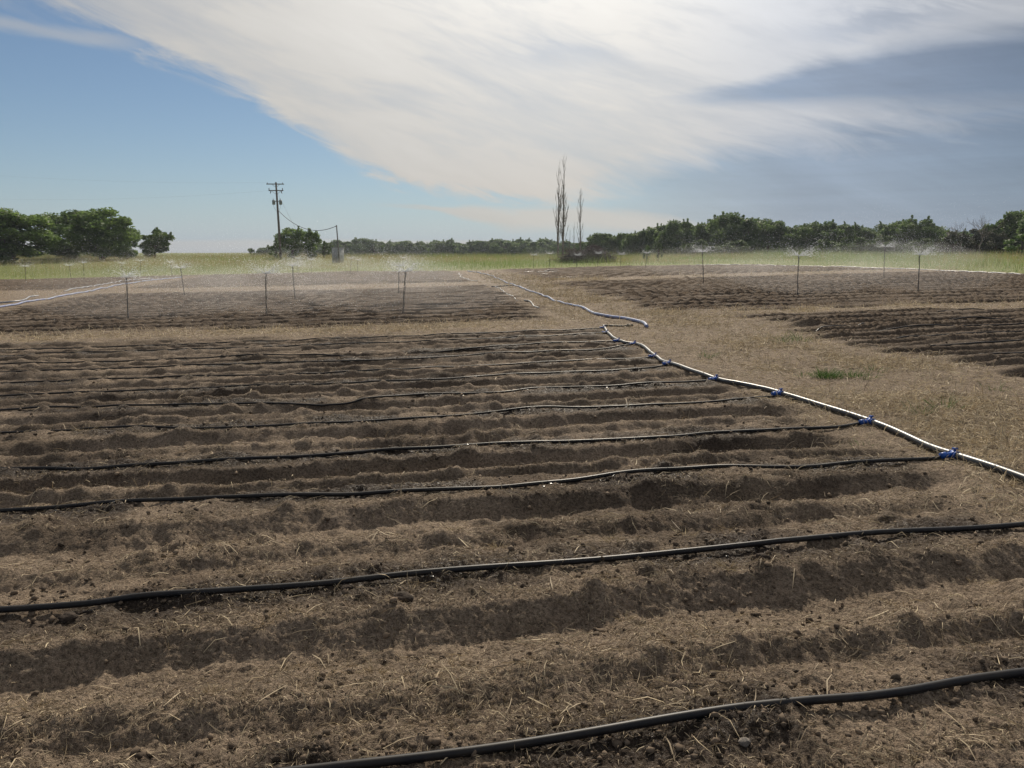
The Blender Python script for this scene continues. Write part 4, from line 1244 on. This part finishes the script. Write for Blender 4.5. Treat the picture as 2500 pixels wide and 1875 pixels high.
# ------------------------------------------------------------------ tufts, weeds, stones
def tuft(name, x, y, n, L, W, m, spread, label, cat, group, upright=.9, seed=0):
    r_ = np.random.default_rng(seed + abs(int(x * 100)) + int(y * 37))
    z = float(ground(np.array([x]), np.array([y]))[0])
    a = r_.uniform(0, 6.283, n); q = spread * r_.random(n) ** .6
    V, F, T = ribbons(np.cos(a) * q, np.sin(a) * q, np.full(n, -.01) - q * .1, a + r_.normal(0, .5, n), r_.uniform(.5, 1.2, n) * L, r_.uniform(.6, 1.3, n) * W,
                      r_.uniform(upright - .5, upright + .5, n), r_.normal(0, .5, n), np.clip(r_.normal(.5, .22, n), 0, 1), False, segs=3)
    o = mesh(name, V, F, m, tint=T)
    o.location = (x, y, z)
    return tag(o, label, cat, group)
M_TUFT = mat('dead_tuft', (0.4, 0.32, 0.2), 0.8, 0.2, tint=((0.16, 0.11, 0.060), (0.58, 0.46, 0.28)), trans=.15)
M_WEED = mat('weed_leaf', (0.06, 0.12, 0.03), 0.6, 0.3, tint=((0.030, 0.075, 0.014), (0.110, 0.190, 0.045)), trans=.3)
TUFTS = [(-4.14,7.34,.14),(-0.08,4.1,.06),(0.97,4.14,.08),(-0.49,3.49,.06),(-0.55,2.81,.07),(1.06,3.62,.06),(-1.13,2.68,.05),(-0.22,2.9,.05),(3.17,4.8,.09),(0.57,4.1,.06),(-1.81,2.66,.08),(0.52,3.3,.05),(-1.11,3.2,.06),(0.15,2.52,.05),(1.07,3.27,.05),(1.71,3.33,.07),(-.35,4.35,.06),(1.25,4.3,.07),(1.9,2.95,.07),(-1.7,4.4,.06),(2.3,3.6,.07),(-2.6,5.6,.08),(1.4,7.1,.08),(-.8,6.9,.08)]
for i, (x, y, s) in enumerate(TUFTS):
    tuft('dry_grass_tuft', x, y, 70, s, .0016 + s * .006, M_TUFT, s * .55, 'small tuft of dead straw coloured grass on the near tilled bed', 'grass tuft', 'dead grass tufts', .55)
WEEDS = [(3.85,9.33,.15,.15,300),(4.16,9.28,.13,.13,110),(2.87,11.21,.16,.14,45),(4.44,12.64,.22,.22,60),(4.82,12.83,.22,.18,50),(3.83,7.09,.13,.13,40),(4.15,7.24,.16,.13,35),(4.22,9.05,.12,.12,30),(2.85,6.02,.06,.14,40),(3.62,9.5,.1,.1,25),(4.5,9.5,.13,.16,30),(5.2,8.2,.13,.15,25)]
for i, (x, y, L, sp, n) in enumerate(WEEDS):
    if i == 0: lb, gp = 'largest dense green weed clump on the dry lane', None
    elif i == 8: lb, gp = 'low dull green weed patch in the bed below the header pipe', None
    else: lb, gp = 'small sparse green weed sprouting from the dry lane', 'weeds on the lane'
    tuft('weed', x, y, n, L, .0045 if i != 8 else .003, M_WEED, sp, lb, 'weed', gp, 1.1, 50)

def build_drips():
    """little pools of water that the emitters leave along the near side of the hoses"""
    m = mat('water', (0.03, 0.028, 0.025), 0.16, 0.5)
    mb = MB()
    for i, h in enumerate(HOSES[1:7]):
        P = spline(np.asarray(h, float), .02)
        n = len(P); k = int(n * .02 / .30)
        for c in rng.choice(n, k, replace=False):
            if rng.random() < .45: continue
            for _ in range(rng.integers(1, 5)):
                x = P[c, 0] + rng.normal(0, .07); y = np.interp(x, P[:, 0], P[:, 1]) - rng.uniform(.022, .06)
                r = rng.uniform(.003, .008)
                z = float(ground(np.array([x]), np.array([y]))[0]) + .005
                a = np.linspace(0, 6.283, 9)[:-1]; q = r * rng.uniform(.6, 1.3, 8)
                V = np.column_stack([x + np.cos(a) * q * 1.6, y + np.sin(a) * q, np.full(8, z) + rng.normal(0, .0006, 8)])
                V = np.vstack([V, [[x, y, z + .0025]]])
                mb.add(V, None, [(j, (j + 1) % 8, 8) for j in range(8)])
    tag(mb.build('drip_puddles', m, smooth=True), 'tiny glinting pools of water beside the black drip hoses', 'puddle', kind='stuff')
build_drips()

def lump(name, x, y, r, m, label, cat, group=None, seed=0, flat=.7):
    r_ = np.random.default_rng(seed)
    import bmesh
    bm = bmesh.new(); bmesh.ops.create_icosphere(bm, subdivisions=3, radius=r)
    for v in bm.verts:
        p = v.co; f = 1 + .35 * float(fbm(np.array(p.x / r * 1.3 + seed), np.array(p.y / r * 1.3 + p.z / r), seed, 3))
        v.co = (p.x * f * 1.15, p.y * f, p.z * f * flat)
    me = bpy.data.meshes.new(name); bm.to_mesh(me); bm.free()
    me.materials.append(m)
    o = bpy.data.objects.new(name, me); C.objects.link(o)
    o.location = (x, y, float(ground(np.array([x]), np.array([y]))[0]) + r * .25)
    return tag(o, label, cat, group)
M_STONE = mat('pale_stone', (0.20, 0.175, 0.15), 0.8, 0.3, bump=.002, bscale=90, var=.3, vscale=30)
M_CLOD = mat('dark_clod', (0.060, 0.045, 0.034), 0.95, 0.2, bump=.008, bscale=60, var=.4, vscale=30)
lump('stone', .75, 2.27, .018, M_STONE, 'round pale stone just below the nearest drip hose', 'stone', seed=3)
for i, (x, y, r) in enumerate(((-.51, 3.39, .040), (-.81, 3.55, .030), (1.26, 3.69, .030), (-2.02, 3.29, .035))):
    lump('soil_clod', x, y, r, M_CLOD, 'egg sized dark clod of earth on the near tilled bed', 'clod', 'large dark clods', seed=20 + i)

# ------------------------------------------------------------------ summer haze
def build_haze():
    m = bpy.data.materials.new('haze_air'); m.use_nodes = True
    nt = m.node_tree; nt.nodes.clear()
    out = nt.nodes.new('ShaderNodeOutputMaterial'); v = nt.nodes.new('ShaderNodeVolumePrincipled')
    v.inputs['Color'].default_value = (0.80, 0.88, 1.0, 1.0)
    v.inputs['Density'].default_value = HAZE
    v.inputs['Anisotropy'].default_value = 0.2
    nt.links.new(v.outputs[0], out.inputs['Volume'])
    o = MB().box((0, 240, 6.5), (900, 620, 23)).build('haze', m)
    tag(o, 'thin summer haze hanging over the whole field', 'haze', kind='stuff')
HAZE = 0.0002
build_haze()
